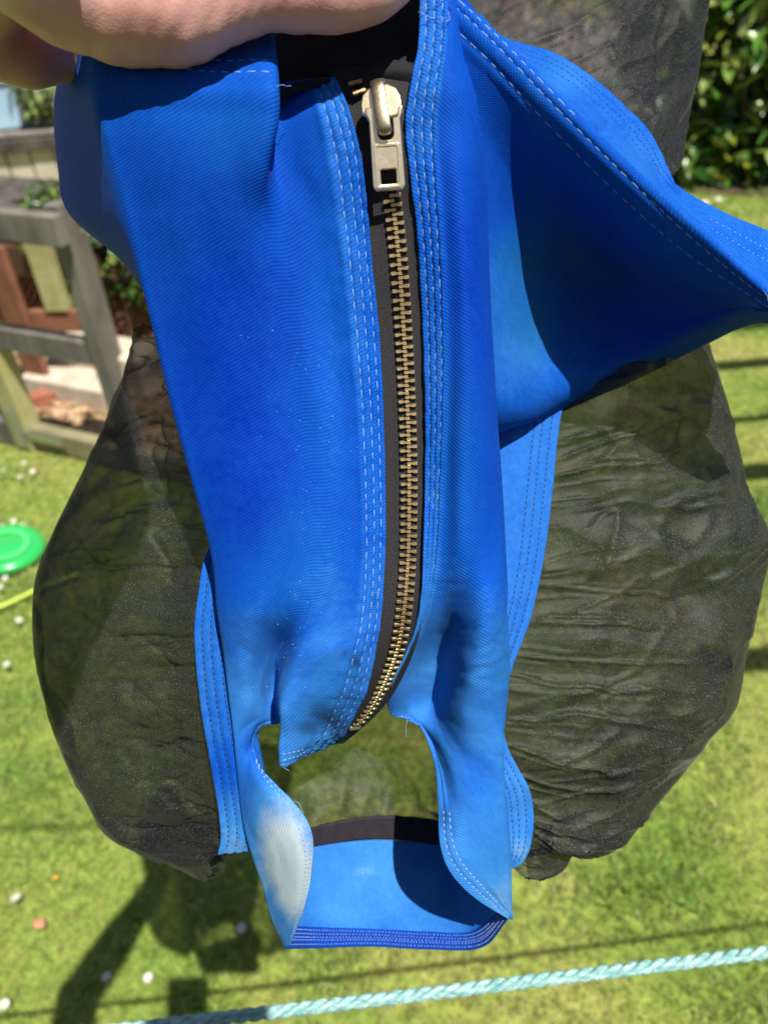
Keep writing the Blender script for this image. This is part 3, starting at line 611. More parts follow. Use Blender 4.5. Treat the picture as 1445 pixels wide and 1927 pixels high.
# ---- ropes
def rope(name, pts, rad, label, mat, fuzz=0):
    pts = [np.asarray(p_, float) for p_ in pts]; a, b = pts[0], pts[-1]; root = empty(name, a, label, 'rope')
    L_ = np.linalg.norm(b - a); tdir_ = (b - a) / L_; s1 = np.cross(tdir_, up3); s1 /= np.linalg.norm(s1); s2 = np.cross(s1, tdir_)
    pitch = rad * 7; N = int(L_ / pitch * 14)
    for k in range(3):
        vs = []; fs = []
        for i in range(N + 1):
            u_ = i / N; sag = -0.02 * math.sin(math.pi * u_); c = a + (b - a) * u_ + up3 * sag; an = u_ * L_ / pitch * 6.283 + k * 2.094
            cc = c + (s1 * math.cos(an) + s2 * math.sin(an)) * rad * 0.5; rr = rad * 0.56
            for j in range(8): aj = j * 0.7854; vs.append(cc + (s1 * math.cos(aj) + s2 * math.sin(aj)) * rr)
        q = np.arange(N)[:, None] * 8; j = np.arange(8)[None]; jn = (j + 1) % 8
        fs = np.stack([q + j, q + jn, q + 8 + jn, q + 8 + j], -1).reshape(-1, 4)
        add('strand', vs, fs, mat, root)
    if fuzz:
        V = []; Fc = []
        for i in range(fuzz):
            u_ = random.random(); c = a + (b - a) * u_ - up3 * 0.02 * math.sin(math.pi * u_); an = random.uniform(0, 6.28); d_ = s1 * math.cos(an) + s2 * math.sin(an)
            p0 = c + d_ * rad * 0.9; p1 = p0 + d_ * random.uniform(.001, .004) + tdir_ * random.uniform(-.004, .006); w_ = np.cross(d_, tdir_) * 0.00022
            b0 = len(V); V += [p0 - w_, p0 + w_, p1 + w_ * .3, p1 - w_ * .3]; Fc.append((b0, b0 + 1, b0 + 2, b0 + 3))
        tag(add('loose_fibres', V, Fc, mat, root, smooth=False), kind='stuff')
    return root
M['rope'] = noise_mat('turquoise_polyrope', (0.14, 0.38, 0.38), (0.48, 0.68, 0.64), 420, 0.6, 5, 0.9, 1400, 0.4, 0.001, stretch=(0.2, 1, 1))
ra = on_plane(60, 1933, 1.0); rb = on_plane(1445, 1768, 1.0); rd = (rb - ra) / np.linalg.norm(rb - ra)
rope('rope', [ra - rd * 0.9, rb + rd * 0.9], 0.0039, 'frayed turquoise three strand rope stretched across in front of the lawn', M['rope'], 2600)
g0 = on_plane(0, 1556); g1 = on_plane(460, 1543); hh = 2.05; o0 = np.array([kx * hh, ky * hh, hh]); rd = (g1 - g0) / np.linalg.norm(g1 - g0)
rope('rope', [g0 + o0 - rd * 1.6, g1 + o0 - rd * 0.02], 0.0050, 'washing line overhead, only its shadow crosses the grass', M['rope'])

# ---- toys and flowers on the lawn
M['green_toy'] = plain('green_translucent_plastic', (0.03, 0.55, 0.11), 0.25); M['green_toy'].node_tree.nodes['Principled BSDF'].inputs['Transmission Weight'].default_value = 0.25
fc = on_plane(20, 1050); fris = empty('flying_disc', fc, 'bright green plastic flying disc lying on the daisies', 'flying disc')
prof_ = [(0.0, 0.026), (0.045, 0.026), (0.05, 0.022), (0.07, 0.022), (0.075, 0.027), (0.095, 0.024), (0.110, 0.014), (0.113, 0.002), (0.108, 0.004), (0.102, 0.016), (0.07, 0.018), (0.0, 0.020)]
tilt = rotm(0.3, 0.12, 0.05); vs = []; fs = []
for i in range(48):
    for (r_, z_) in prof_: vs.append(fc + tilt @ np.array([r_ * math.cos(i * math.pi / 24), r_ * math.sin(i * math.pi / 24), z_]) + up3 * 0.03)
K = len(prof_)
for i in range(48):
    for k in range(K - 1): fs.append((i * K + k, ((i + 1) % 48) * K + k, ((i + 1) % 48) * K + k + 1, i * K + k + 1))
add('disc', vs, fs, M['green_toy'], fris)
vs = []; fs = []
for i in range(48):
    for (r_, z_) in ((0.055, 0.0275), (0.062, 0.031), (0.069, 0.0275)): vs.append(fc + tilt @ np.array([r_ * math.cos(i * math.pi / 24), r_ * math.sin(i * math.pi / 24), z_]) + up3 * 0.03)
for i in range(48):
    for k in range(2): fs.append((i * 3 + k, ((i + 1) % 48) * 3 + k, ((i + 1) % 48) * 3 + k + 1, i * 3 + k + 1))
add('raised_ring', vs, fs, plain('pale_green_plastic', (0.10, 0.66, 0.20), 0.3), fris)
ca = on_plane(-30, 1154, 0.03); cb2 = on_plane(90, 1102, 0.03); cdv = (cb2 - ca)
vs = []; fs = []
for i in range(25):
    c = ca - cdv * 0.5 + cdv * 2.0 * i / 24 + np.array([0.0, 0.004 * math.sin(i * .45), 0])
    for j in range(8): vs.append(c + np.array([0.0, math.cos(j * .785), math.sin(j * .785)]) * 0.0065)
for i in range(24):
    for j in range(8): fs.append((i * 8 + j, i * 8 + (j + 1) % 8, i * 8 + 8 + (j + 1) % 8, i * 8 + 8 + j))
tag(add('garden_hose', vs, fs, plain('lime_hose', (0.50, 0.62, 0.06), 0.35), loc=ca), 'lime green garden hose lying on the grass below the disc', 'hose')

# daisies: stalk, disc, petals
M['petal'] = plain('daisy_petal', (0.62, 0.62, 0.57), 0.6); M['daisy_eye'] = plain('daisy_eye', (0.75, 0.52, 0.03), 0.7); M['stalk'] = plain('daisy_stalk', (0.10, 0.20, 0.03), 0.6)
pv = []; pf = []
for k in range(20):
    a = k * 2 * math.pi / 20; r = rotm(a, -0.18 + 0.08 * (k % 2), 0.1); b0 = len(pv)
    for q in ((0.003, -0.0008, 0), (0.003, 0.0008, 0), (0.0085, 0.0017, 0), (0.0125, 0.0006, -0.0004), (0.0125, -0.0006, -0.0004), (0.0085, -0.0017, 0)): pv.append((r @ np.array(q)).tolist())
    pf.append([b0 + j for j in range(6)])
petal_me = bpy.data.meshes.new('petals'); petal_me.from_pydata(pv, [], pf); petal_me.materials.append(M['petal'])
bmv = bmesh.new(); bmesh.ops.create_uvsphere(bmv, u_segments=10, v_segments=6, radius=0.0038); bmesh.ops.scale(bmv, vec=(1, 1, .55), verts=bmv.verts); eye_me = bpy.data.meshes.new('eye'); bmv.to_mesh(eye_me); bmv.free(); eye_me.materials.append(M['daisy_eye'])
bmv = bmesh.new(); bmesh.ops.create_cone(bmv, segments=6, radius1=0.0012, radius2=0.0009, depth=0.04, cap_ends=True); bmesh.ops.translate(bmv, vec=(0, 0, -0.0215), verts=bmv.verts); stalk_me = bpy.data.meshes.new('stalk'); bmv.to_mesh(stalk_me); bmv.free(); stalk_me.materials.append(M['stalk'])
def daisy(x, y, label, group, sc=1.0):
    g_ = on_plane(x, y, 0.042); root = empty('daisy', g_ - up3 * 0.042, label, 'daisy', group); r = rotm(random.uniform(0, 6.28), random.uniform(-.3, .3), random.uniform(-.3, .3)) * sc
    for nm, me in (('petals', petal_me), ('eye', eye_me), ('stalk', stalk_me)):
        o = bpy.data.objects.new(nm, me); col.objects.link(o); o.parent = root; o.matrix_local = Matrix(((*r[0], 0), (*r[1], 0), (*r[2], 0.042), (0, 0, 0, 1)))
GD = 'daisies in the lawn'
for (x, y, lb) in [(46, 871, 'white daisy nearest the mossy post'), (6, 885, 'white daisy at left edge below the post foot'), (38, 897, 'white daisy midway between the post and the left edge pair'), (62, 887, 'pinkish half shaded daisy closest to the net'),
                   (26, 981, 'topmost daisy of the cluster above the green disc'), (42, 989, 'right hand daisy of the cluster above the green disc'), (20, 993, 'middle daisy of the cluster above the green disc'), (4, 990, 'left daisy of the cluster above the green disc'), (6, 1002, 'lowest daisy of the cluster touching the disc rim'), (22, 1010, 'daisy tucked against the top of the green disc'),
                   (10, 1088, 'white daisy just below the green disc'), (1, 1104, 'daisy at left edge above the hose'), (36, 1167, 'single white daisy below the lime hose'), (13, 1250, 'small white daisy alone on open grass at left'),
                   (279, 1840, 'larger white daisy right of the arm shadow'), (201, 1838, 'small daisy beside the arm shadow'), (9, 1890, 'large white daisy in the lower left corner'), (455, 1746, 'white daisy in the shade of the mask'),
                   (1351, 375, 'white daisy at the foot of the hedge'), (1326, 381, 'white daisy in front of the hedge beside the blue flap'), (30, 1690, 'half open daisy left of the arm shadow')]:
    daisy(x, y, lb, GD, 0.72 if y > 1700 else 0.8 if y > 500 else 1.8)
def fallen(x, y, colr, label, l=0.03):
    g_ = on_plane(x, y, 0.03); r = rotm(random.uniform(0, 6.28), random.uniform(-.3, .3), random.uniform(-.4, .4)); o = add('fallen_leaf', leaf_verts(l, l * .7) @ r.T + g_, LF, plain('fallen_leaf', colr, 0.7), loc=g_)
    md = o.modifiers.new('thickness', 'SOLIDIFY'); md.thickness = 0.0006
    tag(o, label, 'leaf')
fallen(85, 1745, (0.55, 0.26, 0.14), 'curled orange leaf on the grass left of the arm shadow'); fallen(97, 1652, (0.75, 0.42, 0.04), 'small yellow leaf on the grass above the arm shadow', .016); fallen(78, 876, (0.45, 0.22, 0.10), 'brown leaf on the grass near the mossy post'); fallen(1352, 302, (0.70, 0.35, 0.04), 'orange leaf hanging low in the hedge', .06)

# ================================================================== the blue mask
GRIP = P3(470, 40, 25.5)
mask = empty('fly_mask', GRIP, 'blue stretch fabric fly mask with brass zip and black net bulges, held up by hand', 'fly mask')

# ---- left front panel running down into the left strap
L_ROWS = [
 [(190,20,34),(130,30,30),(178,40,26.6),(300,45,26.2),(420,55,25.9),(512,62,25.6),(505,150,26.2),(588,150,25.9),(632,148,25.6)],
 [(200,110,35),(120,110,32.5),(182,130,25.3),(300,140,24.7),(420,148,24.6),(519,150,24.4),(512,190,26.2),(592,175,25.8),(643,172,25.5)],
 [(210,215,36),(105,205,33),(190,215,25.4),(300,215,24.8),(420,218,24.7),(517,222,24.5),(522,225,26.1),(605,222,25.6),(660,215,25.5)],
 [(220,300,36),(112,315,33.5),(213,310,25.8),(320,310,25.2),(430,310,25.1),(500,312,25.0),(515,305,26.3),(622,305,25.9),(680,300,25.9)],
 [(240,400,36),(133,402,33.5),(237,400,26.3),(340,400,25.8),(440,400,25.7),(495,400,25.9),(540,400,26.6),(635,400,26.4),(692,400,26.5)],
 [(300,490,36),(240,497,32),(262,500,26.9),(360,500,26.5),(450,500,26.4),(510,500,26.6),(560,500,27.0),(648,500,26.85),(700,500,27.0)],
 [(350,620,34),(318,620,30),(290,620,27.5),(390,620,27.1),(475,620,27.1),(535,620,27.3),(590,620,27.5),(660,620,27.4),(712,620,27.6)],
 [(390,760,34),(350,760,30.5),(324,760,28.1),(420,760,27.7),(500,760,27.7),(560,760,27.8),(615,760,27.9),(672,760,27.9),(719,760,28.1)],
 [(430,900,34),(388,900,31),(362,900,28.6),(450,900,28.1),(525,900,28.1),(580,900,28.2),(630,900,28.2),(678,900,28.2),(723,900,28.5)],
 [(450,1040,34.5),(420,1040,31.5),(400,1040,29.1),(470,1040,28.5),(535,1040,28.4),(585,1040,28.4),(632,1040,28.4),(680,1040,28.5),(722,1040,28.8)],
 [(460,1150,35),(432,1150,32),(412,1150,29.6),(465,1150,28.9),(515,1150,28.9),(552,1150,28.8),(600,1150,28.6),(672,1150,28.7),(716,1150,29.0)],
 [(470,1230,35),(442,1230,32.3),(424,1230,30.2),(465,1230,29.8),(503,1230,30.5),(526,1230,30.8),(560,1230,28.7),(655,1230,28.8),(704,1230,29.3)],
 [(470,1300,35),(448,1300,33),(432,1300,30.7),(462,1300,30.5),(490,1300,31.0),(518,1300,31.9),(534,1300,28.9),(635,1295,29.4),(688,1300,30.0)],
 [(470,1345,35),(452,1345,33),(438,1345,31.0),(462,1345,30.9),(490,1345,31.3),(527,1353,31.8),(528,1345,29.0),(618,1335,30.0),(668,1338,30.8)],
 [(475,1390,35),(456,1390,33),(443,1390,31.2),(455,1385,31.2),(472,1376,31.4),(496,1363,31.8),(525,1388,29.4),(603,1374,30.5),(648,1378,31.5)],
 [(478,1430,35),(460,1430,33.2),(447,1430,31.4),(457,1420,31.4),(467,1410,31.6),(480,1396,31.8),(527,1441,29.8),(572,1421,31.0),(628,1399,32.3)],
 [(480,1490,35),(466,1490,33.4),(453,1490,31.7),(470,1480,31.3),(486,1465,31.0),(497,1450,31.2),(527,1480,30.2),(572,1460,31.4),(628,1440,32.5)],
 [(495,1555,35),(478,1555,33.5),(461,1555,32.0),(495,1545,31.1),(530,1525,30.5),(552,1508,30.5),(560,1520,30.5),(580,1500,31.4),(628,1480,32.5)],
 [(510,1615,35),(494,1615,33.7),(478,1615,32.3),(515,1605,31.2),(555,1590,30.4),(586,1563,30.3),(600,1560,30.5),(620,1540,31.4),(628,1520,32.5)],
 [(525,1670,35),(511,1670,34),(497,1670,32.7),(525,1665,31.8),(560,1655,31.0),(587,1635,30.9),(600,1640,30.5),(620,1640,31.4),(628,1640,32.5)],
 [(535,1730,35.5),(525,1730,34.3),(514,1730,33.2),(530,1727,32.7),(552,1720,32.2),(571,1708,32.0),(590,1700,32),(610,1700,32),(628,1700,32.5)],
 [(550,1778,36),(545,1780,35),(538,1781,34.0),(540,1780,33.8),(542,1779,33.7),(546,1775,33.6),(560,1770,33.6),(580,1770,33.6),(600,1770,33.6)],
]
SL = Surf(L_ROWS, [5, 8, 10, 12, 12, 10, 14, 30], 14, sharp=(2,))
x, y = SL.Q[..., 0], SL.Q[..., 1]
frontal = sstep(1.9, 2.3, SL.S)
h = 0.10 * fbm(SL.U * 0.33, SL.V * 0.11, 1) * frontal * sstep(0.5, 3, SL.T)
h += 0.05 * fbm(SL.U * 0.9, SL.V * 0.3, 2) * frontal
# soft lengthwise drag folds beside the zip hem, puckers at the foot of the zip
h += 0.07 * np.sin((SL.U - 0.25 * np.sin(SL.V * 0.35)) * 3.3) * sstep(4.6, 5.6, SL.S) * sstep(7.05, 6.4, SL.S) * sstep(2, 4, SL.T) * sstep(8.5, 6.5, SL.T)
h += 0.055 * fbm(SL.V * 1.5, SL.U * 0.5, 17) * sstep(6.0, 6.8, SL.S) * sstep(7.2, 6.9, SL.S) * sstep(3, 5, SL.T)
h += 0.09 * fbm(SL.U * 1.6, SL.V * 0.9, 3) * sstep(10.2, 12.5, SL.T) * sstep(4.5, 6, SL.S)
h -= 0.22 * crumple(SL.U * 0.75 + 0.3 * fbm(SL.U * .5, SL.V * .5, 6), SL.V * 0.42, 5) * sstep(9.8, 11.6, SL.T) * sstep(2.2, 2.9, SL.S) * sstep(7.0, 6.3, SL.S) * sstep(14.8, 13.6, SL.T)
h += 0.035 * fbm(SL.U * 5, SL.V * 5, 8) * sstep(12.0, 13.6, SL.T) * sstep(6.2, 7.0, SL.S)
h += hem(SL, 7, 8, (0.18, 0.5, 0.80), amp=0.075, width=0.10, pucker=1.0, t0=0.0, t1=15.2, seed=1)
h += 0.04 * fbm(SL.V * 1.4, SL.S * 2.0, 9) * sstep(6.6, 7.0, SL.S)
# hem ridge across the top of the left panel
h += 0.06 * sstep(1.12, 1.0, SL.T) * sstep(2.6, 3.2, SL.S) * sstep(5.05, 4.95, SL.S)
# gathered hem of the chin opening and flap tip
h += 0.03 * np.sin(SL.T * 60) * sstep(14.3, 15, SL.T) * sstep(5.9, 6.2, SL.S)
SL.push(h)
def fade_l(s):
    X, Y = s.Q[..., 0], s.Q[..., 1]
    f = 0.19 + 0.09 * sstep(330, 150, Y) + 0.13 * sstep(6.85, 7.1, s.S) * sstep(11, 9, s.T) + 0.24 * sstep(980, 1330, Y) + 0.06 * np.exp(-((s.S - 2.0) / 0.12) ** 2)
    f += 0.07 * fbm(s.U * 0.6, s.V * 0.5, 64, 4) * sstep(1000, 1300, Y) + 0.16 * fbm(s.U * 0.9, s.V * 0.6, 66, 4) * sstep(1480, 1560, Y)
    f += blobs(s, [(620,700,60,480,.12),(560,1130,120,160,.10),(480,1290,60,140,.12),(590,1400,90,80,.12),(550,1600,75,150,.42),(560,1660,75,130,.30),(525,1560,60,110,.14),(530,1740,50,70,.12)])
    f -= blobs(s, [(400,650,190,320,.15),(470,950,120,190,.12),(560,1180,60,90,.10),(470,1400,40,80,.08)])
    g = blobs(s, [(440,260,90,80,.25),(560,1050,80,150,.22),(330,500,60,200,.10),(620,1330,90,90,.25)])
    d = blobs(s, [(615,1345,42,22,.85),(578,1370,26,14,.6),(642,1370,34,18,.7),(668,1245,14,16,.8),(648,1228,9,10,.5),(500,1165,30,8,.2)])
    return np.stack([np.clip(f, 0, 1), np.clip(g, 0, 1), np.clip(d, 0, .9)], -1)
def cut_l(t, c): return ((t > 13) & (c > 5) & (c < 6)) | ((t > 15) & (c > 6)) 
panel_l = SL.build('front_panel', M['cloth_l'], mask, cut_l, fade=fade_l)
panel_l['label'] = 'left front panel with bleached white lower strap'
for k in (0.18, 0.50, 0.80):
    stitches(SL, panel_l, M['thread_w'], 7 + k, 0.15, 14.9, wob=0.03)
stitches(SL, panel_l, M['thread_w'], lambda t: 5.0 - 0.0, 1.05, 1.06) if False else None
def row_stitch(s, parent, mat, trow, c0, c1, **kw):
    """stitches along a row instead of a column"""
    class T: pass
    q = T(); q.at = lambda tt, cc: s.at(np.full_like(tt, trow), tt)
    return stitches(q, parent, mat, 0.0, c0, c1, **kw)
row_stitch(SL, panel_l, M['thread_w'], 0.93, 3.2, 4.98); row_stitch(SL, panel_l, M['thread_w'], 0.70, 3.6, 4.98)
for c in (4.72, 4.45): stitches(SL, panel_l, M['thread_w'], c, 15.6, 20.7, length=0.14, gap=0.10, r=0.022, lift=0.066)
row_stitch(SL, panel_l, M['thread_w'], 14.75, 6.05, 7.0, length=0.14, gap=0.07, r=0.022)
row_stitch(SL, panel_l, M['thread_w'], 14.55, 6.05, 6.8, length=0.14, gap=0.07, r=0.022)
stitches(SL, panel_l, M['thread_w'], 4.88, 13.3, 15.2, length=0.12, gap=0.08, r=0.02, lift=0.066)

# ---- right front panel running down into the right strap
R_ROWS = [
 [(792,-30,25.2),(840,-30,25.0),(860,-18,25.1),(875,0,25.4),(890,20,25.8),(900,60,27)],
 [(789,80,25.1),(838,80,24.9),(862,85,25.2),(880,90,25.8),(900,95,26.3),(920,110,28)],
 [(774,160,25.2),(828,160,25.0),(858,165,25.1),(885,170,25.6),(908,175,26.5),(925,185,28.5)],
 [(764,240,25.6),(820,240,25.4),(855,245,25.4),(888,250,25.8),(912,255,26.9),(920,260,29)],
 [(774,330,26.0),(824,330,25.7),(860,330,25.6),(890,335,26.0),(914,340,27.2),(915,340,29.5)],
 [(789,450,26.6),(832,450,26.2),(865,450,26.0),(893,450,26.3),(915,450,27.4),(905,450,29.5)],
 [(798,600,27.4),(838,600,26.9),(872,600,26.6),(902,600,26.9),(921,600,28.0),(905,600,30)],
 [(803,760,27.9),(838,760,27.5),(875,760,27.1),(910,760,27.4),(930,760,28.5),(910,760,30.5)],
 [(802,900,28.4),(833,900,28.1),(872,900,27.6),(915,900,27.9),(940,900,29.0),(920,900,31)],
 [(797,1040,28.7),(826,1040,28.6),(868,1040,28.1),(920,1040,28.4),(948,1040,29.4),(930,1040,31.5)],
 [(788,1140,29.1),(808,1140,29.4),(848,1140,29.6),(912,1140,28.3),(952,1140,29.7),(935,1140,32)],
 [(768,1220,29.9),(782,1220,30.9),(830,1220,31.9),(898,1220,28.9),(955,1220,30.1),(940,1220,32)],
 [(735,1290,31.0),(760,1290,32.2),(824,1290,33.0),(884,1290,29.6),(952,1290,30.6),(940,1290,33)],
 [(734,1340,33.2),(768,1336,33.2),(818,1338,33.2),(874,1342,30.2),(946,1345,31.0),(935,1345,33)],
 [(788,1366,33.0),(804,1376,32.9),(832,1388,31.9),(885,1402,30.8),(943,1405,31.2),(930,1405,33)],
 [(818,1430,32.3),(832,1437,32.0),(856,1447,31.2),(895,1458,31.0),(946,1465,31.6),(930,1465,33.5)],
 [(826,1505,31.6),(846,1510,31.3),(870,1514,31.0),(907,1522,31.0),(953,1530,31.9),(935,1530,34)],
 [(829,1585,31.2),(853,1582,31.0),(880,1584,31.0),(917,1592,31.2),(959,1605,32.2),(940,1605,34.3)],
 [(848,1640,31.1),(872,1624,31.0),(895,1627,31.1),(927,1640,31.5),(960,1660,32.4),(945,1660,34.5)],
 [(893,1688,31.4),(908,1667,31.4),(924,1672,31.6),(941,1687,32.0),(961,1702,32.7),(950,1702,34.7)],
 [(956,1728,32.6),(957,1722,32.6),(958,1722,32.7),(960,1725,32.8),(962,1729,33.0),(955,1729,35)],
]
SR = Surf(R_ROWS, [28, 10, 12, 12, 8], 14)
h = 0.06 * fbm(SR.U * 0.8, SR.V * 0.12, 11) * sstep(0.8, 1.4, SR.S)
h += 0.045 * np.sin(SR.U * 5.0 + 0.5 * np.sin(SR.V * 0.5)) * sstep(0.9, 1.3, SR.S) * sstep(2.8, 1.9, SR.S) * sstep(3, 5, SR.T) * sstep(10.5, 8.5, SR.T)
h += 0.06 * fbm(SR.U * 1.3, SR.V * 1.2, 12) * sstep(10.2, 12, SR.T) * sstep(16.5, 14.5, SR.T) * sstep(0.5, 1.5, SR.S)
h += 0.06 * fbm(SR.U * 2.2, SR.V * 3.4, 13) * sstep(9.6, 10.5, SR.T) * sstep(13, 11.5, SR.T) * sstep(1.0, 2.0, SR.S)
h += hem(SR, 0, 1, (0.22, 0.52, 0.82), amp=0.07, width=0.10, pucker=0.9, t0=-1, t1=11.0, seed=4)
h += hem(SR, 0, 1, (0.45, 0.95), amp=0.03, width=0.14, pucker=0.4, t0=13.2, t1=21, seed=5)
h += 0.035 * fbm(SR.V * 1.6, SR.S * 2.2, 14) * sstep(1.1, 0.9, SR.S) * sstep(11, 9, SR.T)
SR.push(h)
def fade_r(s):
    X, Y = s.Q[..., 0], s.Q[..., 1]
    f = 0.20 + 0.13 * sstep(1.15, 0.95, s.S) * sstep(11, 9, s.T) + 0.28 * sstep(960, 1300, Y) + 0.05 * sstep(1450, 1700, Y)
    f += 0.10 * fbm(s.U * 0.6, s.V * 0.5, 65, 4) * sstep(1000, 1300, Y)
    f += blobs(s, [(800,120,60,240,.07),(850,1030,90,200,.06),(800,1240,80,120,.12),(940,1690,60,90,.12)])
    f -= blobs(s, [(895,620,45,340,.11),(850,420,60,160,.07),(910,950,45,180,.07),(900,1470,60,60,.08)])
    g = blobs(s, [(945,1255,36,90,.4),(860,900,60,180,.22),(850,760,60,160,.15),(930,1600,60,100,.28)])
    d = blobs(s, [(848,1160,20,50,.38),(862,1118,26,8,.35),(850,1092,32,5,.45),(838,1535,16,24,.5),(852,1560,9,20,.35),(880,1412,40,6,.15)])  # ripple shade beside the zip foot painted dark, with dark streaks
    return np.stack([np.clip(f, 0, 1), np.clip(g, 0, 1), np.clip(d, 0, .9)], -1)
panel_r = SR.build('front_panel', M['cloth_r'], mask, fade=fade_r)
panel_r['label'] = 'right front panel with three rows of stitching along the zip'
for k in (0.22, 0.52, 0.82): stitches(SR, panel_r, M['thread_w'], k, 0.05, 10.6, wob=0.06)
for k in (0.45, 0.95): stitches(SR, panel_r, M['thread_w'], k, 16.2, 19.6, length=0.17, gap=0.09, r=0.026, lift=0.066)
stitches(SR, panel_r, M['thread_w'], 0.35, 13.2, 14.6, length=0.12, gap=0.09, r=0.02, lift=0.066)

# ---- flap opening out to the right: its inside, in its own shade
G_ROWS = [
 [(858,10,25.9),(852,-8,25.2),(846,62,25.4),(862,300,26.6),(876,560,28.4),(888,795,30.5),(890,830,33)],
 [(945,92,25.8),(937,72,24.9),(924,134,25.2),(926,340,27.2),(938,580,29.2),(975,774,31.2),(978,805,33.8)],
 [(1068,214,25.9),(1060,195,24.9),(1035,252,25.6),(1012,420,28.9),(1030,600,31.6),(1062,737,32.6),(1066,770,35)],
 [(1208,350,26.2),(1200,330,25.2),(1172,384,26.3),(1138,498,31.8),(1150,610,33.5),(1190,677,33.5),(1194,712,36)],
 [(1338,468,26.8),(1331,450,25.8),(1303,490,27.0),(1287,540,30.4),(1300,590,31.9),(1322,612,32.0),(1325,645,34)],
 [(1450,572,28.0),(1446,554,27.0),(1428,566,27.6),(1421,574,28.8),(1428,581,29.3),(1444,586,29.3),(1446,606,31)],
 [(1590,680,29),(1588,665,28.0),(1584,670,28.3),(1582,674,28.5),(1583,676,28.7),(1586,678,28.8),(1588,690,30)],
]
SG = Surf(G_ROWS, [6, 26, 14, 14, 14, 6], 26)
h = 0.12 * fbm(SG.U * 0.28, SG.V * 0.28, 21) * sstep(1.6, 3, SG.S)
h += 0.05 * fbm(SG.U * 0.9, SG.V * 0.9, 22) * sstep(2, 3, SG.S)
h += hem(SG, 1, 2, (0.42, 0.88), amp=0.05, width=0.10, pucker=0.5, seed=6)
SG.push(h)
def fade_g(s):
    f = 0.27 + blobs(s, [(960,560,90,140,.10),(990,680,110,80,.14),(1000,200,60,90,.06),(1250,430,120,100,.05)]) - blobs(s, [(940,330,60,140,.08)])
    g = blobs(s, [(975,560,70,120,.45),(1010,640,60,60,.2),(960,470,50,60,.25),(1200,520,140,60,.35),(1060,470,80,60,.2)])
    d = blobs(s, [(1000,480,70,40,.12),(980,610,40,30,.16)])
    return np.stack([np.clip(f, 0, 1), np.clip(g, 0, 1), np.clip(d, 0, .5)], -1)
flap = SG.build('side_flap', M['cloth_r'], mask, fade=fade_g)
flap['label'] = 'right side flap turned out, its inside in shade'
for k in (1.42, 1.88): stitches(SG, flap, M['thread_w'], k, 0.02, 5.5)
stitches(SG, flap, M['thread_w'], 1.14, 0.1, 2.2)

# ---- back panel seen over the rim of the flap
H_ROWS = [
 [(880,60,26.5),(900,45,27.5),(905,40,30),(905,38,31.5),(900,30,33)],
 [(960,130,26),(960,110,27),(958,102,29),(955,98,31),(946,76,32.8)],
 [(1060,235,26),(1062,200,27),(1060,176,29.5),(1058,152,31.5),(1056,113,33)],
 [(1140,312,26.2),(1145,278,27.2),(1150,246,29.8),(1148,226,31.8),(1153,187,33.2)],
 [(1210,380,26.4),(1215,340,27.5),(1212,312,30),(1206,294,32),(1216,250,33.3)],
 [(1265,425,26.6),(1265,390,27.6),(1252,366,30),(1244,350,32),(1253,322,33.3)],
 [(1300,460,26.8),(1300,425,27.8),(1293,402,29),(1287,385,30.5),(1284,360,31.5)],
 [(1360,515,27.2),(1365,480,28),(1365,450,29),(1362,425,29.7),(1360,402,30.5)],
 [(1440,585,28),(1445,545,28.8),(1450,500,29.6),(1450,470,30),(1450,438,30.5)],
 [(1540,660,28),(1545,620,29),(1545,560,30),(1545,515,30.5),(1545,480,31)],
]
SH = Surf(H_ROWS, [6, 10, 10, 26], 14)
h = 0.06 * fbm(SH.U * 0.6, SH.V * 0.3, 31) + hem(SH, 3, 4, (0.10, 0.45, 0.72), amp=0.07, width=0.10, pucker=0.7, t1=5.6, seed=7)
h -= 0.35 * np.exp(-(((SH.Q[..., 0] - 1135) / 18) ** 2 + ((SH.Q[..., 1] - 246) / 14) ** 2))
SH.push(h)
back = SH.build('back_panel', M['cloth_r'], mask, fade=lambda s: np.stack([0.34 + blobs(s, [(1060,150,60,40,.12),(1200,300,60,60,.05)]), blobs(s, [(1040,140,50,30,.3)]), 0 * s.T], -1))
for k in (3.10, 3.45, 3.72): stitches(SH, back, M['thread_d'], k, 0.8, 5.2, length=0.17, gap=0.07, r=0.022, lift=0.066)
for k in (2.0, 2.8): stitches(SH, back, M['thread_w'], k, 6.6, 8.6, length=0.15, gap=0.1, r=0.022, lift=0.05)

# ---- lit strip behind the right panel, seamed to the right net
F_ROWS = [
 [(870,720,33.6),(950,725,33.6),(1002,728,33.7),(1062,735,34.0)],
 [(875,820,33.4),(950,820,33.4),(995,820,33.6),(1047,822,33.9)],
 [(880,920,33.2),(945,920,33.3),(985,920,33.4),(1037,922,33.7)],
 [(885,1050,33.0),(945,1050,33.2),(972,1050,33.3),(1020,1052,33.6)],
 [(890,1160,33.0),(935,1160,33.0),(952,1160,33.1),(995,1165,33.5)],
 [(880,1250,32.9),(915,1250,33.0),(928,1250,33.0),(963,1250,33.4)],
 [(870,1330,32.8),(898,1330,32.8),(908,1330,32.9),(942,1330,33.3)],
 [(880,1400,32.9),(902,1400,32.9),(914,1400,33.0),(951,1400,33.4)],
 [(890,1440,33.0),(914,1440,33.1),(930,1440,33.2),(969,1438,33.5)],
 [(905,1490,33.2),(930,1490,33.3),(950,1490,33.4),(993,1485,33.7)],
 [(915,1530,33.4),(937,1530,33.5),(957,1530,33.6),(1002,1530,33.9)],
 [(925,1575,33.6),(942,1575,33.7),(960,1575,33.8),(998,1575,34.0)],
 [(930,1612,33.8),(944,1614,33.9),(957,1616,34.0),(985,1614,34.2)],
 [(930,1626,33.9),(940,1630,34.0),(950,1633,34.1),(966,1632,34.3)],
]
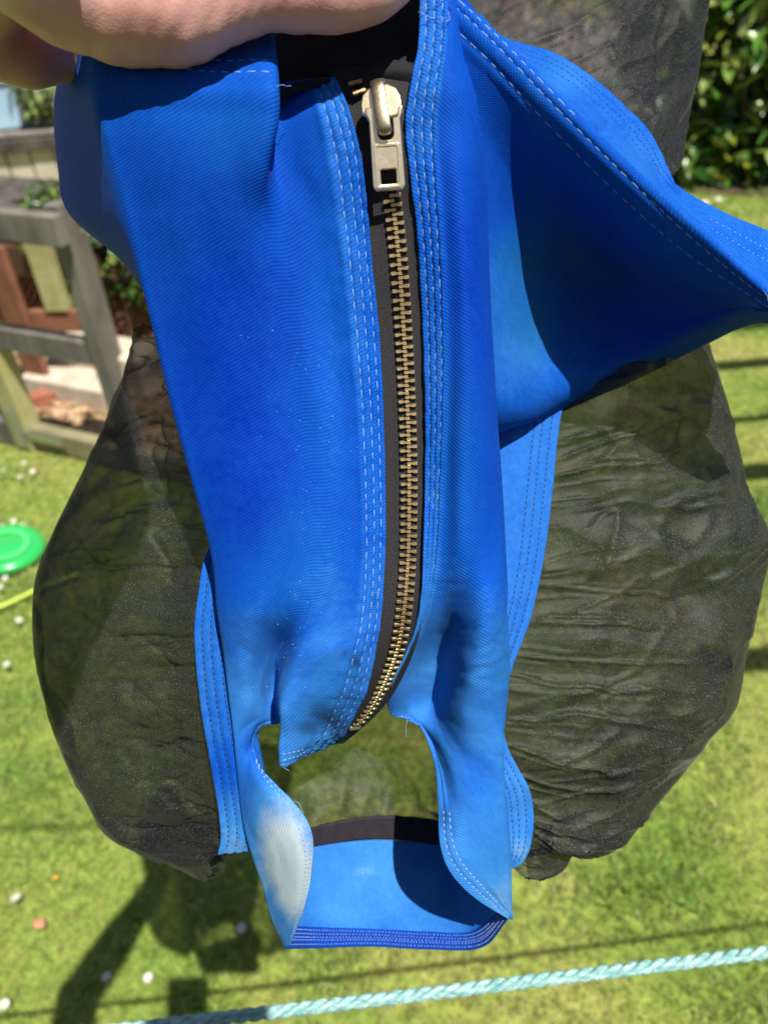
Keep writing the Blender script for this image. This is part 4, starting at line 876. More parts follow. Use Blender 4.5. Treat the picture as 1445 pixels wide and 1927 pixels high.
SF = Surf(F_ROWS, [8, 8, 26], 14)
SF.push(0.05 * fbm(SF.U * 0.6, SF.V * 0.3, 41) + hem(SF, 2, 3, (0.12, 0.42, 0.72), amp=0.06, width=0.1, pucker=0.6, seed=8) + 0.05 * np.sin(SF.V * 2.2) * sstep(7, 9, SF.T))
strip_r = SF.build('side_strip', M['cloth_v'], mask, fade=lambda s: np.stack([0.42 + blobs(s, [(980,1480,60,160,.12),(980,1600,40,40,.25),(930,1300,30,80,.1)]), blobs(s, [(940,1270,30,60,.4)]), 0 * s.T], -1))
strip_r['label'] = 'light blue strip with dark stitching along the right net'
for k in (2.12, 2.42, 2.72): stitches(SF, strip_r, M['thread_d'], k, 0.05, 12.6, length=0.17, gap=0.07, r=0.022, lift=0.066)

S_ROWS = [[(408,985,31.4),(455,985,31.4),(500,985,31.8)]]
for (xx, yy, dd) in [(396,1030,31.2),(384,1062,31.1),(375,1120,31.0),(368,1180,31.0),(372,1260,31.2),(383,1350,31.6),(401,1450,32.0),(414,1530,32.4),(417,1575,32.7),(411,1606,33.0)]:
    S_ROWS.append([(xx, yy, dd), (xx + 54, yy - (6 if yy > 1600 else 0), dd - 0.1), (xx + 96, yy - (14 if yy > 1560 else 0), dd + 0.6)])
SS = Surf(S_ROWS, [26, 8], 14)
SS.push(0.04 * fbm(SS.U * 0.6, SS.V * 0.3, 51) + hem(SS, 0, 1, (0.25, 0.55, 0.86), amp=0.06, width=0.1, pucker=0.6, seed=9))
strip_l = SS.build('side_strip', M['cloth_v'], mask, fade=lambda s: np.stack([0.36 + blobs(s, [(440,1590,70,90,.30),(390,1250,40,150,.05)]) - blobs(s, [(430,1440,40,60,.1)]), 0 * s.T, 0 * s.T], -1))
strip_l['label'] = 'light blue strip with dark stitching along the left net'
for k in (0.25, 0.55, 0.86): stitches(SS, strip_l, M['thread_d'], k, 0.3, 9.7, length=0.17, gap=0.07, r=0.022, lift=0.066)

# ---- bib at the bottom, its hem, the elastic above it
B_ROWS = [
 [(510,1600,34.5),(590,1592,37.0),(700,1580,38.0),(800,1586,38.0),(880,1600,37.0),(950,1622,34.6)],
 [(518,1660,34.6),(590,1660,36.8),(700,1656,37.6),(800,1662,37.6),(884,1665,36.8),(951,1660,34.6)],
 [(530,1742,34.6),(600,1745,36.5),(700,1748,37.2),(800,1753,37.2),(890,1752,36.5),(953,1704,34.5)],
 [(537,1783,34.6),(600,1781,36.3),(700,1778,37.0),(800,1783,37.0),(906,1780,36.2),(959,1724,34.3)],
]
SB = Surf(B_ROWS, 14, [14, 14, 14])
SB.push(0.06 * fbm(SB.U * 0.5, SB.V * 0.5, 61))
bib = SB.build('chin_band', M['cloth_v'], mask, cut=None, fade=lambda s: np.stack([0.49 + 0.13 * fbm(s.U * 0.55, s.V * 0.55, 63, 4) + blobs(s, [(700,1650,150,70,.07),(690,1640,36,18,.08),(650,1720,110,24,.05)]), 0 * s.T, 0 * s.T], -1))
H2 = [[(a[0], a[1], a[2] - 0.10) for a in B_ROWS[2]], [(a[0], a[1] + 2, a[2] - 0.10) for a in B_ROWS[3]]]
SB2 = Surf(H2, 16, [16]); SB2.push(0.04 * np.abs(np.sin(SB2.T * 6.3)) + 0.015 * fbm(SB2.U * 3, SB2.V * 3, 62))
bhem = SB2.build('hem_tape', M['hem'], bib, fade=lambda s: np.stack([0.12 + 0 * s.T] * 1 + [0 * s.T] * 2, -1), thick=0.0014)
for k in (0.14, 0.30, 0.46, 0.62, 0.80): row_stitch(SB2, bib, M['thread_v'], k, 0.1, 4.9, length=0.055, gap=0.10, r=0.02, lift=0.085)
E_ROWS = [
 [(500,1590,34.3),(590,1556,36.9),(700,1536,37.9),(800,1540,37.9),(880,1560,36.9),(950,1590,34.5)],
 [(506,1620,34.3),(590,1592,36.9),(700,1578,37.9),(800,1585,37.9),(880,1600,36.9),(950,1625,34.5)],
]
SE = Surf(E_ROWS, 16, [12]); SE.push(0.04 * np.sin(SE.U * 7) * sstep(0.0, 0.6, 1 - SE.T) + 0.03)
SE.build('elastic_band', M['elastic'], mask)

# ---- black net: three bulges and the back
def net(name, inner, outer, dfront, dback, seed, label, amp=0.95, ncol=(44, 40, 34, 34), nrow=22, gather=1.0, mat='sheer'):
    rows = []
    for (a, b) in zip(inner, outer):
        (xi, yi, di), (xo, yo, do) = a, b
        L = math.hypot(xo - xi, yo - yi) / 330
        mx, my = (xi + xo) / 2, (yi + yo) / 2
        rows.append([(xi, yi, di), (mx * 0.98 + xo * 0.02, my, di * 0.4 + do * 0.6 - dfront * min(L, 1.2)), (xo, yo, do), (mx, my, do + dback * min(L, 1.2)), (xi, yi, do + dback * 0.7 * min(L, 1.2))])
    s = Surf(rows, list(ncol), nrow)
    q = s.S / 2.0                                                  # 0 seam .. 1 outline .. 2 back seam
    qq = np.where(q > 1, 2 - q, q)
    # gathers running out from the seam, broad crumples further out
    a = s.V + 1.4 * fbm(s.V * 0.25, qq * 2.5, seed)
    w1 = fbm(s.U * 0.3, s.V * 0.3, seed + 5) * 1.3; bk = (q > 1) * 31
    def crease(x_, y_, sd, wd): return np.exp(-np.abs(fbm(x_, y_, sd, 2)) / wd)          # thin raised lines
    ga = s.V + 0.9 * w1 * (0.3 + qq)
    g0 = crease(ga * 1.5 + bk, qq * 1.3, seed + 1, 0.09); g1 = crease(ga * 0.75 + bk, qq * 1.5 + w1 * 0.2, seed + 2, 0.07)
    g2 = crumple(ga * 0.28 + bk, s.U * 0.13 + w1 * 0.25, seed + 2); g3 = crumple(s.U * 0.42 + s.V * 0.25 + bk, s.V * 0.36 - s.U * 0.25 + w1 * 0.3, seed + 6)
    g4 = crease(s.U * 0.30 + s.V * 0.42 + bk, s.U * 0.25 - s.V * 0.18, seed + 8, 0.05)
    h = gather * 0.15 * g0 * sstep(0.0, 0.05, qq) * sstep(0.75, 0.10, qq) + gather * 0.28 * g1 * sstep(0.0, 0.12, qq) * sstep(1.0, 0.45, qq)
    h += amp * 0.8 * g2 * sstep(0.0, 0.3, qq) * sstep(1.03, 0.7, qq) + amp * 0.16 * g3 * sstep(0.1, 0.35, qq) * sstep(1.04, 0.8, qq) + 0.20 * gather * g4 * sstep(0.1, 0.3, qq) * sstep(1.03, 0.85, qq)
    h += 0.035 * fbm(s.U * 1.2, s.V * 1.2, seed + 4) * sstep(0.0, 0.2, qq)
    s.push(h * np.where(q > 1, -1, 1))
    o = s.build(name, M[mat], mask, thick=0); o['label'] = label
    return o
inn = [(300,630,33),(330,700,33),(362,800,33),(392,900,33),(410,1000,32.3),(402,1060,31.9),(390,1130,31.7),(386,1200,31.7),(390,1290,31.9),(400,1380,32.2),(416,1450,32.6),(428,1520,33),(430,1570,33.2),(424,1598,33.3),(416,1605,33.4)]
out = [(262,632,35),(238,700,36),(196,800,37),(150,900,37.5),(101,1000,37.5),(69,1083,37.5),(61,1150,37.5),(66,1240,37.5),(84,1320,37.5),(117,1420,37.5),(162,1508,37.3),(202,1572,37),(268,1608,36.5),(340,1630,35.5),(394,1624,34.2)]
net('net_bulge', inn, out, 1.2, 5.5, 3, 'left bulge of sheer black net, grass showing through', amp=1.15, gather=0.9)
inn = [(1000,690,35),(1040,780,34.4),(1036,860,34.2),(1026,930,34.1),(1016,1000,34),(1004,1070,33.9),(985,1140,33.8),(962,1210,33.7),(940,1280,33.6),(934,1350,33.6),(944,1420,33.8),(972,1480,34),(986,1540,34.3),(984,1585,34.5),(974,1618,34.6),(962,1630,34.7)]
out = [(1312,600,37.5),(1350,705,38),(1380,810,38.5),(1394,895,38.5),(1436,985,38.5),(1447,1040,38.5),(1419,1150,38.5),(1403,1230,38.5),(1383,1325,38.3),(1328,1395,38),(1272,1470,37.8),(1215,1532,37.3),(1160,1578,36.8),(1085,1602,36),(1056,1636,35.4),(992,1642,34.9)]
net('net_bulge', inn, out, 1.6, 5.5, 13, 'right bulge of sheer black net, creased, with pale specks', amp=1.45, gather=1.0)
inn = [(780,-120,32),(895,40,33),(1000,95,33.5),(1100,150,33.7),(1180,218,33.8),(1228,278,33.9),(1248,318,33.9),(1252,334,33.9)]
out = [(960,-260,37),(1200,-170,37),(1332,-60,37),(1329,25,37),(1316,110,37),(1297,210,36.5),(1276,295,35.5),(1262,334,34.5)]
net('net_bulge', inn, out, 0.8, 4.5, 23, 'upper net bulge above the side flap', amp=0.6, gather=0.5, mat='sheer_thin')
N_ROWS = [[(430,1290,35.5),(560,1280,37),(700,1270,37.8),(800,1275,37.5),(900,1290,35.5)], [(430,1380,35.5),(560,1380,37.6),(700,1375,38.6),(800,1378,38.2),(900,1385,35.5)],
          [(440,1470,35.5),(560,1470,37.8),(700,1460,38.8),(800,1465,38.4),(900,1475,35.5)], [(480,1560,34.6),(590,1557,36.9),(700,1538,37.9),(800,1542,37.9),(900,1565,36.5)]]
SN = Surf(N_ROWS, 26, 22)
g = 1.3 * crumple(SN.U * 0.3 + 0.3 * np.sin(SN.V * .7), SN.V * 0.22 + SN.U * 0.08, 71)
g2 = crumple(SN.U * 0.9 + 0.5 * np.sin(SN.V * 0.8), SN.V * 0.2, 74)
SN.push(0.6 * g * sstep(0.0, 1.0, SN.T) * sstep(3.0, 2.6, SN.T) + 0.35 * g2 * sstep(1.6, 2.6, SN.T) * sstep(3.0, 2.9, SN.T))
o = SN.build('back_net', M['sheer'], mask, thick=0); o['label'] = 'single layer of net behind the chin opening'

# ---- black webbing inside the top
W_ROWS = [[(470,-10,27.6),(560,-10,27.3),(690,-10,27.0),(835,-10,26.6)], [(480,90,27.4),(570,95,27.0),(690,90,26.8),(835,85,26.5)], [(490,180,27.2),(570,170,26.9),(690,150,26.7),(830,135,26.4)], [(500,260,27.6),(575,240,27.4),(690,200,27.0),(820,190,26.8)]]
SW = Surf(W_ROWS, 14, 10); SW.push(0.08 * fbm(SW.U * 0.8, SW.V * 0.8, 81))
SW.build('webbing_loop', M['webbing'], mask)
W2 = [[(655,158,26.0),(690,128,25.7),(735,114,25.5),(800,124,25.3)], [(660,164,26.1),(696,143,25.7),(738,134,25.5),(800,140,25.35)], [(668,172,26.2),(702,158,25.9),(740,153,25.7),(800,160,25.5)]]
Surf(W2, 10, 8).build('webbing_loop', M['webbing'], mask, thick=0.001)['label'] = 'short piece of black webbing lit above the slider'
W3 = [[(505,205,25.9),(535,165,25.7),(580,150,25.5),(620,146,25.5)], [(515,216,26.0),(545,182,25.8),(585,166,25.7),(625,160,25.7)]]
Surf(W3, 10, 8).build('webbing_loop', M['webbing'], mask, thick=0.001)['label'] = 'frayed black webbing end beside the zip'

# ------------------------------------------------------------------ zip
ZR = [(128,610,700,792,26.0,25.8,25.5),(200,650,714,778,25.9,25.6,25.6),(300,674,728,784,26.05,25.95,25.85),(400,686,742,797,26.65,26.55,26.45),(500,694,752,804,27.15,27.05,26.95),(620,705,760,810,27.75,27.65,27.55),
      (760,712,767,814,28.25,28.15,28.05),(900,716,770,813,28.65,28.55,28.55),(1040,715,768,807,28.95,28.95,28.9),(1140,709,760,798,29.15,29.2,29.3),(1220,697,745,780,29.5,29.7,30.1),(1290,681,716,748,30.15,30.6,31.2),
      (1335,662,690,716,30.95,31.4,32.0),(1375,640,655,674,31.7,32.1,32.6),(1398,618,630,645,32.5,32.8,33.2)]
TR = [[(a[1], a[0], a[4]), (a[1] * .5 + a[2] * .5, a[0], (a[4] + a[5]) / 2 + .02), (a[2], a[0], a[5]), (a[2] * .5 + a[3] * .5, a[0], (a[6] + a[5]) / 2 + .02), (a[3], a[0], a[6])] for a in ZR]
ST = Surf(TR, 10, 16); ST.push(0.05 * np.exp(-((ST.S - 2) / 0.35) ** 2))
tape = ST.build('zip', M['tape'], mask, thick=0.0006); tape['label'] = 'brass zip on black woven tape down the middle'
M['brass'] = noise_mat('antique_brass', (0.74, 0.54, 0.25), (0.98, 0.78, 0.42), 300, 0.40, 4, 0.15, 900, 0.5, 0.0003); M['brass'].node_tree.nodes['Principled BSDF'].inputs['Metallic'].default_value = 1.0
M['gold'] = noise_mat('pale_gilt', (0.88, 0.70, 0.42), (0.98, 0.84, 0.58), 240, 0.31, 4, 0.12, 1500, 0.5, 0.0003); M['gold'].node_tree.nodes['Principled BSDF'].inputs['Metallic'].default_value = 1.0
tt = np.linspace(0.0, 14.0, 1500); zp, zn = ST.at(tt, np.full_like(tt, 2.0)); zr, _ = ST.at(tt, np.full_like(tt, 2.6)); zl, _ = ST.at(tt, np.full_like(tt, 1.4))
arc = np.concatenate([[0], np.cumsum(np.linalg.norm(np.diff(zp, axis=0), axis=1))]) * 100
def zframe(a):
    i = int(np.clip(np.searchsorted(arc, a), 2, len(arc) - 3))
    p = zp[i]; t = zp[i + 2] - zp[i - 2]; t /= np.linalg.norm(t); sd = zr[i] - zl[i]; sd -= (sd @ t) * t; sd /= np.linalg.norm(sd); n = np.cross(sd, t); 
    if n @ (CAM - p) < 0: n = -n
    return p, t, sd, n
# one tooth, mesh shared: along x (outwards), y (down the zip), z (up)
prof = [(-0.09, 0.045), (-0.05, 0.068), (0.06, 0.068), (0.10, 0.052), (0.16, 0.052), (0.20, 0.075), (0.355, 0.075), (0.375, 0.055)]
tv = []; 
for z, k in ((0.0, 1.0), (0.065, 1.0), (0.092, 0.72)):
    for (px_, hw) in prof: tv.append(((px_ - 0.13) * (1 if z < 0.08 else 0.93) + 0.13, -hw * k, z))
    for (px_, hw) in reversed(prof): tv.append(((px_ - 0.13) * (1 if z < 0.08 else 0.93) + 0.13, hw * k, z))
n16 = 16; tf = [tuple(range(2 * n16, 3 * n16))]
for l in (0, 1):
    for k in range(n16): tf.append((l * n16 + k, l * n16 + (k + 1) % n16, (l + 1) * n16 + (k + 1) % n16, (l + 1) * n16 + k))
tooth_me = bpy.data.meshes.new('tooth'); tooth_me.from_pydata([(a / 100, b / 100, c / 100) for a, b, c in tv], [], tf); tooth_me.materials.append(M['brass'])
off0 = Vector(base_of(tape))
def place_tooth(a, side, sc=1.0, dx=0.0):
    p, t, sd, n = zframe(a); o = bpy.data.objects.new('tooth', tooth_me); col.objects.link(o); o.parent = tape
    ax = sd * side; ay = np.cross(n, ax)
    p = p + n * 0.0007 + sd * dx / 100
    q = Vector(p) - off0
    j = random.uniform(-0.05, 0.05); ax2 = ax * math.cos(j) + ay * math.sin(j); ay2 = np.cross(n, ax2)
    o.matrix_local = Matrix(((ax2[0] * sc, ay2[0] * sc, n[0] * sc, q[0]), (ax2[1] * sc, ay2[1] * sc, n[1] * sc, q[1]), (ax2[2] * sc, ay2[2] * sc, n[2] * sc, q[2]), (0, 0, 0, 1)))
a_start = float(np.interp(2.68, tt, arc)); a_end = float(np.interp(12.6, tt, arc)); k = 0; a = a_start; PITCH_T = 0.30
while a < a_end:
    place_tooth(a, -1 if k % 2 else 1, 0.86 if a < a_end - 2.2 else 0.76); a += PITCH_T / 2; k += 1
for (a, dx) in ((float(np.interp(0.36, tt, arc)), -0.50), (float(np.interp(0.62, tt, arc)), -0.42)): place_tooth(a, -1, 1.0, dx)

pz, tz_, sz, nz_ = zframe(a_end + 0.12)
v, f = boxmesh(pz + nz_ * 0.0009, [sz, tz_, nz_], (0.0030, 0.0011, 0.0007)); o = add('zip_stop', v, f, M['brass'], tape, smooth=False); o.modifiers.new('b', 'BEVEL').width = 0.0004
# slider: body, bridge, pull tab
p, t, sd, n = zframe(float(np.interp(0.93, tt, arc)))
pb = np.asarray(P3(732, 358, 25.9)) ; 
def frame_obj(name, curve_splines, ext, bev, mat, org, ax, ay, az, parent):
    cu = bpy.data.curves.new(name, 'CURVE'); cu.dimensions = '2D'; cu.fill_mode = 'BOTH'; cu.extrude = ext / 100; cu.bevel_depth = bev / 100; cu.bevel_resolution = 2
    for pts in curve_splines:
        s = cu.splines.new('POLY'); s.points.add(len(pts) - 1); s.use_cyclic_u = True
        for q, (a, b) in zip(s.points, pts): q.co = (a / 100, b / 100, 0, 1)
    tmp = bpy.data.objects.new(name + '_outline', cu); col.objects.link(tmp); bpy.context.view_layer.update()
    me = bpy.data.meshes.new_from_object(tmp.evaluated_get(bpy.context.evaluated_depsgraph_get())); bpy.data.objects.remove(tmp); bpy.data.curves.remove(cu)
    A = np.zeros(len(me.vertices) * 3); me.vertices.foreach_get('co', A); A = A.reshape(-1, 3)
    Wd = org + A[:, :1] * ax + A[:, 1:2] * ay + A[:, 2:3] * az - base_of(parent)
    me.vertices.foreach_set('co', Wd.ravel()); me.update(); me.name = name
    me.materials.clear(); me.materials.append(mat)
    o = bpy.data.objects.new(name, me); col.objects.link(o); o.parent = parent
    return o
def rrect(x0, x1, y0, y1, r, k=5):
    o = []
    for (cx, cy, a0) in ((x1 - r, y1 - r, 0), (x0 + r, y1 - r, 90), (x0 + r, y0 + r, 180), (x1 - r, y0 + r, 270)):
        for j in range(k + 1): a = R_(a0 + 90 * j / k); o.append((cx + r * math.cos(a), cy + r * math.sin(a)))
    return o
org = np.asarray(P3(716, 190, 25.0)); dn = -(RT * -0.06 + UP); dn = t
body_pts = [(-0.30, -0.42), (0.30, -0.42), (0.52, -0.24), (0.61, 0.02), (0.61, 0.26), (0.50, 0.36), (0.44, 0.55), (-0.44, 0.55), (-0.50, 0.36), (-0.61, 0.26), (-0.61, 0.02), (-0.52, -0.24)]
frame_obj('slider_body', [body_pts], 0.07, 0.05, M['gold'], org - n * 0.0004, sd, t, n, tape)
# bridge: swept bar
vs = []; fs = []; path = [(-0.66, -0.02), (-0.62, 0.16), (-0.45, 0.30), (-0.1, 0.36), (0.35, 0.35), (0.80, 0.33), (1.08, 0.26), (1.18, 0.08)]
for i, (a, b) in enumerate(path):
    a2, b2 = path[min(i + 1, len(path) - 1)]; a0, b0 = path[max(i - 1, 0)]; tx, tz = a2 - a0, b2 - b0; l = math.hypot(tx, tz); nx, nz = -tz / l, tx / l
    for (u_, v_) in ((-0.28, -0.07), (-0.21, 0.05), (0.21, 0.05), (0.28, -0.07)):
        vs.append(org + (sd * u_ + t * (a + nx * v_) + n * (b + nz * v_)) / 100)
for i in range(len(path) - 1):
    for k in range(4): fs.append((i * 4 + k, i * 4 + (k + 1) % 4, i * 4 + 4 + (k + 1) % 4, i * 4 + 4 + k))
fs += [(0, 1, 2, 3), tuple(len(path) * 4 - 4 + k for k in range(4))]
M['brass_dull'] = noise_mat('worn_brass', (0.42, 0.36, 0.22), (0.62, 0.55, 0.36), 260, 0.36, 4, 0.2, 1200, 0.5, 0.0003); M['brass_dull'].node_tree.nodes['Principled BSDF'].inputs['Metallic'].default_value = 1.0
br = add('slider_bridge', vs, fs, M['brass_dull'], tape); bm_ = br.modifiers.new('bevel', 'SUBSURF'); bm_.levels = 2; bm_.render_levels = 2
# pull tab hangs from the bridge onto the teeth
tip = np.asarray(P3(733, 357, 25.6)); top = np.asarray(P3(722, 203, 24.95)); py_ = tip - top; Lp = np.linalg.norm(py_) * 100; py_ /= np.linalg.norm(py_)
pn = n + RT * 0.13; pn = pn - (pn @ py_) * py_; pn /= np.linalg.norm(pn); pxv = np.cross(py_, pn); pxv = pxv if pxv @ RT > 0 else -pxv
outl = [(-0.52, 0.10), (-0.46, 0.0), (-0.34, 0.02), (-0.30, 0.0), (0.30, 0.0), (0.34, 0.02), (0.46, 0.0), (0.52, 0.10)]
outer = [(-0.56, 0.0), (0.56, 0.0), (0.56, 0.16), (0.47, 0.34), (0.50, Lp - 0.12), (0.42, Lp - 0.01), (-0.42, Lp - 0.01), (-0.50, Lp - 0.12), (-0.47, 0.34), (-0.56, 0.16)]
slot = rrect(-0.29, 0.29, 0.08, 1.0, 0.22); hole = rrect(-0.29, 0.29, Lp - 0.66, Lp - 0.14, 0.06)
frame_obj('pull_tab', [outer, slot, hole], 0.035, 0.035, M['gold'], top, pxv, py_, pn, tape)
rim_o = rrect(-0.42, 0.42, 1.08, Lp - 0.05, 0.07); rim_i = rrect(-0.345, 0.345, 1.15, Lp - 0.11, 0.05)
frame_obj('pull_rim', [rim_o, rim_i], 0.02, 0.015, M['gold'], top + pn * 0.0007, pxv, py_, pn, tape)
# slubs and pills of lint on the worn cloth
V = []; Fc = []
ico = bmesh.new(); bmesh.ops.create_icosphere(ico, subdivisions=1, radius=1.0); iv = np.array([v.co[:] for v in ico.verts]); jf = [[v.index for v in f.verts] for f in ico.faces]; ico.free()
for k in range(230):
    tq = random.uniform(6, 12.5); cq = np.clip(random.gauss(5.4, 0.8), 2.6, 6.95)
    pp, nn_ = SL.at(np.array([tq]), np.array([cq])); r = random.choice([0.012, 0.016, 0.02, 0.03]) * random.uniform(0.6, 1.3)
    b0 = len(V); sc = np.array([random.uniform(0.7, 1.8), random.uniform(0.6, 1.2), random.uniform(0.6, 1.2)])
    for v in iv * sc * r / 100: V.append(pp[0] + nn_[0] * 0.0006 + v)
    Fc += [[b0 + q for q in f] for f in jf]
tag(add('lint', V, Fc, plain('lint_blue', (0.06, 0.20, 0.5), 0.8), panel_l), kind='stuff')

# loose thread ends at the worn seams
def thread_end(p0, nrm, parent, mat, ln=1.2, r=0.012):
    d = nrm * 0.4 + np.array([random.gauss(0, 1) for _ in range(3)]) * 0.6; d /= np.linalg.norm(d); pts = [np.asarray(p0)]
    for k in range(7):
        d = d + np.array([random.gauss(0, .35) for _ in range(3)]) + np.array([0, 0, -0.18]); d /= np.linalg.norm(d); pts.append(pts[-1] + d * ln / 700)
    vs = []; fs = []
    for i, q in enumerate(pts):
        t_ = pts[min(i + 1, 7)] - pts[max(i - 1, 0)]; t_ /= np.linalg.norm(t_); a_ = np.cross(t_, F); a_ /= np.linalg.norm(a_) + 1e-9; b_ = np.cross(t_, a_)
        for j in range(3): vs.append(q + (a_ * math.cos(j * 2.094) + b_ * math.sin(j * 2.094)) * r / 100)
    for i in range(7):
        for j in range(3): fs.append((i * 3 + j, i * 3 + (j + 1) % 3, i * 3 + 3 + (j + 1) % 3, i * 3 + 3 + j))
    add('loose_thread', vs, fs, mat, parent)
for (S_, par, mt, lst) in ((SL, panel_l, M['thread_w'], [(1.05, 4.98), (1.2, 4.98), (14.9, 6.1), (15.3, 5.0), (17.0, 4.98), (9.6, 7.9), (20.8, 4.6)]), (SR, panel_r, M['thread_w'], [(0.3, 0.9), (0.5, 1.0), (0.6, 0.6), (0.4, 1.1), (13.6, 0.02), (19.5, 0.05)]),
                           (SS, strip_l, M['thread_d'], [(9.95, 0.1), (9.95, 0.5)]), (SG, flap, M['thread_w'], [(4.9, 1.1), (5.2, 1.0)])):
    for (tq, cq) in lst:
        pp, nn_ = S_.at(np.array([tq]), np.array([cq])); thread_end(pp[0] + nn_[0] * 0.0006, nn_[0], par, mt, random.uniform(.5, 1.3))

# ================================================================== the hand that holds the mask
def cpt(x, y, d): return np.asarray(P3(x, y, d))
def skin_mat():
    m, t, b = new_mat('skin'); L = t.links.new
    tc = nd(t, 'ShaderNodeTexCoord'); n1 = nd(t, 'ShaderNodeTexNoise', Scale=45.0, Detail=6.0); L(tc.outputs['Object'], n1.inputs[0])
    r = nd(t, 'ShaderNodeValToRGB'); L(n1.outputs[0], r.inputs[0]); r.color_ramp.elements[0].position = 0.3; r.color_ramp.elements[1].position = 0.72
    r.color_ramp.elements[0].color = (0.62, 0.31, 0.27, 1); r.color_ramp.elements[1].color = (0.77, 0.46, 0.41, 1)
    L(r.outputs[0], b.inputs['Base Color']); b.inputs['Roughness'].default_value = 0.42; b.inputs['Specular IOR Level'].default_value = 0.45
    b.inputs['Subsurface Weight'].default_value = 0.4; b.inputs['Subsurface Radius'].default_value = (1.0, 0.35, 0.2); b.inputs['Subsurface Scale'].default_value = 0.004
    v = nd(t, 'ShaderNodeTexVoronoi', Scale=1500.0); L(tc.outputs['Object'], v.inputs[0])
    n2 = nd(t, 'ShaderNodeTexNoise', Scale=800.0, Detail=5.0); L(tc.outputs['Object'], n2.inputs[0])
    ad = nd(t, 'ShaderNodeMath', operation='MULTIPLY_ADD'); L(v.outputs['Distance'], ad.inputs[0]); ad.inputs[1].default_value = 0.5; L(n2.outputs[0], ad.inputs[2])
    bp = nd(t, 'ShaderNodeBump', Strength=0.3, Distance=0.0004); L(ad.outputs[0], bp.inputs['Height']); L(bp.outputs[0], b.inputs['Normal'])
    return m
def cvec(x, y, z): return CAM + x * RT - y * UP + z * F
wrist = cvec(-0.072, -0.128, 0.13); ELB = cvec(-0.164, -0.007, -0.06)
sh_l = np.array([-0.17, -0.27, 1.40])
chains = [
 # thumb, lying across the front of the cloth, tip to the right
 [(cpt(735,-42,23.9), .90), (cpt(695,-28,23.75), 1.12), (cpt(630,-20,23.7), 1.26), (cpt(560,-20,23.7), 1.24), (cpt(490,-24,23.75), 1.22), (cpt(420,-10,23.7), 1.45), (cpt(330,8,23.7), 1.80), (cpt(230,2,23.9), 1.9), (cpt(130,-35,23.6), 1.95), (cpt(20,-120,22.0), 1.95), (cpt(-60,-235,19.0), 2.0), (wrist, 2.3)],
 # palm
 [(wrist, 2.5), (cpt(-100,-250,19.5), 2.2), (cpt(-40,-60,24.5), 1.8), (cpt(-60,50,27.0), 1.4)], [(wrist, 2.5), (cpt(-60,-300,19.5), 2.2), (cpt(0,-150,25.0), 1.8), (cpt(40,-40,28.4), 1.3)], [(wrist, 2.5), (cpt(-70,-360,20), 2.1), (cpt(-10,-230,25.5), 1.7), (cpt(40,-160,28.4), 1.3)], [(cpt(-70,-360,20), 2.1), (cpt(-20,-280,24.5), 1.7), (cpt(20,-230,26.8), 1.5)],
 # index and the other fingers, curled behind the cloth except the last
 [(cpt(-60,60,27.0), 1.35), (cpt(50,98,27.6), 1.25), (cpt(130,92,28.6), 1.08), (cpt(230,60,30.0), .92), (cpt(330,30,29.0), .84), (cpt(400,5,27.6), .74)],
 [(cpt(40,-30,28.4), 1.25), (cpt(150,-20,30.2), 1.0), (cpt(280,-40,30.6), .92), (cpt(370,-60,29.0), .82), (cpt(420,-65,27.8), .72)],
 [(cpt(40,-150,28.4), 1.2), (cpt(150,-140,30.2), .98), (cpt(270,-140,30.4), .9), (cpt(350,-140,28.8), .8), (cpt(390,-135,27.8), .7)],
 [(cpt(20,-230,26.8), 1.5), (cpt(230,-210,25.0), 1.4), (cpt(450,-150,24.5), 1.4), (cpt(650,-128,24.4), 1.42), (cpt(760,-125,24.4), 1.36), (cpt(850,-130,24.6), 1.1)],  # unseen finger laid in front, shaped to shade the webbing
 # wrist and forearm back towards the photographer's left side
 [(wrist, 2.5), (wrist * .7 + ELB * .3, 2.9), (wrist * .4 + ELB * .6, 3.7), (ELB, 4.0), (ELB * .5 + sh_l * .5, 4.4), (sh_l, 4.8)],
]
def grow(chs, voxel, its, name, grow_=1.02):
    bmh = bmesh.new()
    for ch in chs:
        for (a, ra_), (b, rb_) in zip(ch[:-1], ch[1:]):
            a = np.asarray(a, float); b = np.asarray(b, float)
            L_ = np.linalg.norm(b - a); n = max(2, int(L_ / (0.3 * min(ra_, rb_) / 100)))
            for i in range(n + 1):
                u_ = i / n; c = a + (b - a) * u_; r = (ra_ + (rb_ - ra_) * u_) / 100
                bmesh.ops.create_icosphere(bmh, subdivisions=2, radius=r * grow_, matrix=Matrix.Translation(Vector(c)))
    me = bpy.data.meshes.new('raw'); bmh.to_mesh(me); bmh.free()
    tmp = bpy.data.objects.new('raw', me); col.objects.link(tmp)
    rm = tmp.modifiers.new('r', 'REMESH'); rm.mode = 'VOXEL'; rm.voxel_size = voxel
    sm = tmp.modifiers.new('s', 'SMOOTH'); sm.factor = 0.6; sm.iterations = its
    bpy.context.view_layer.update()
    m2 = bpy.data.meshes.new_from_object(tmp.evaluated_get(bpy.context.evaluated_depsgraph_get())); bpy.data.objects.remove(tmp); m2.name = name
    return m2
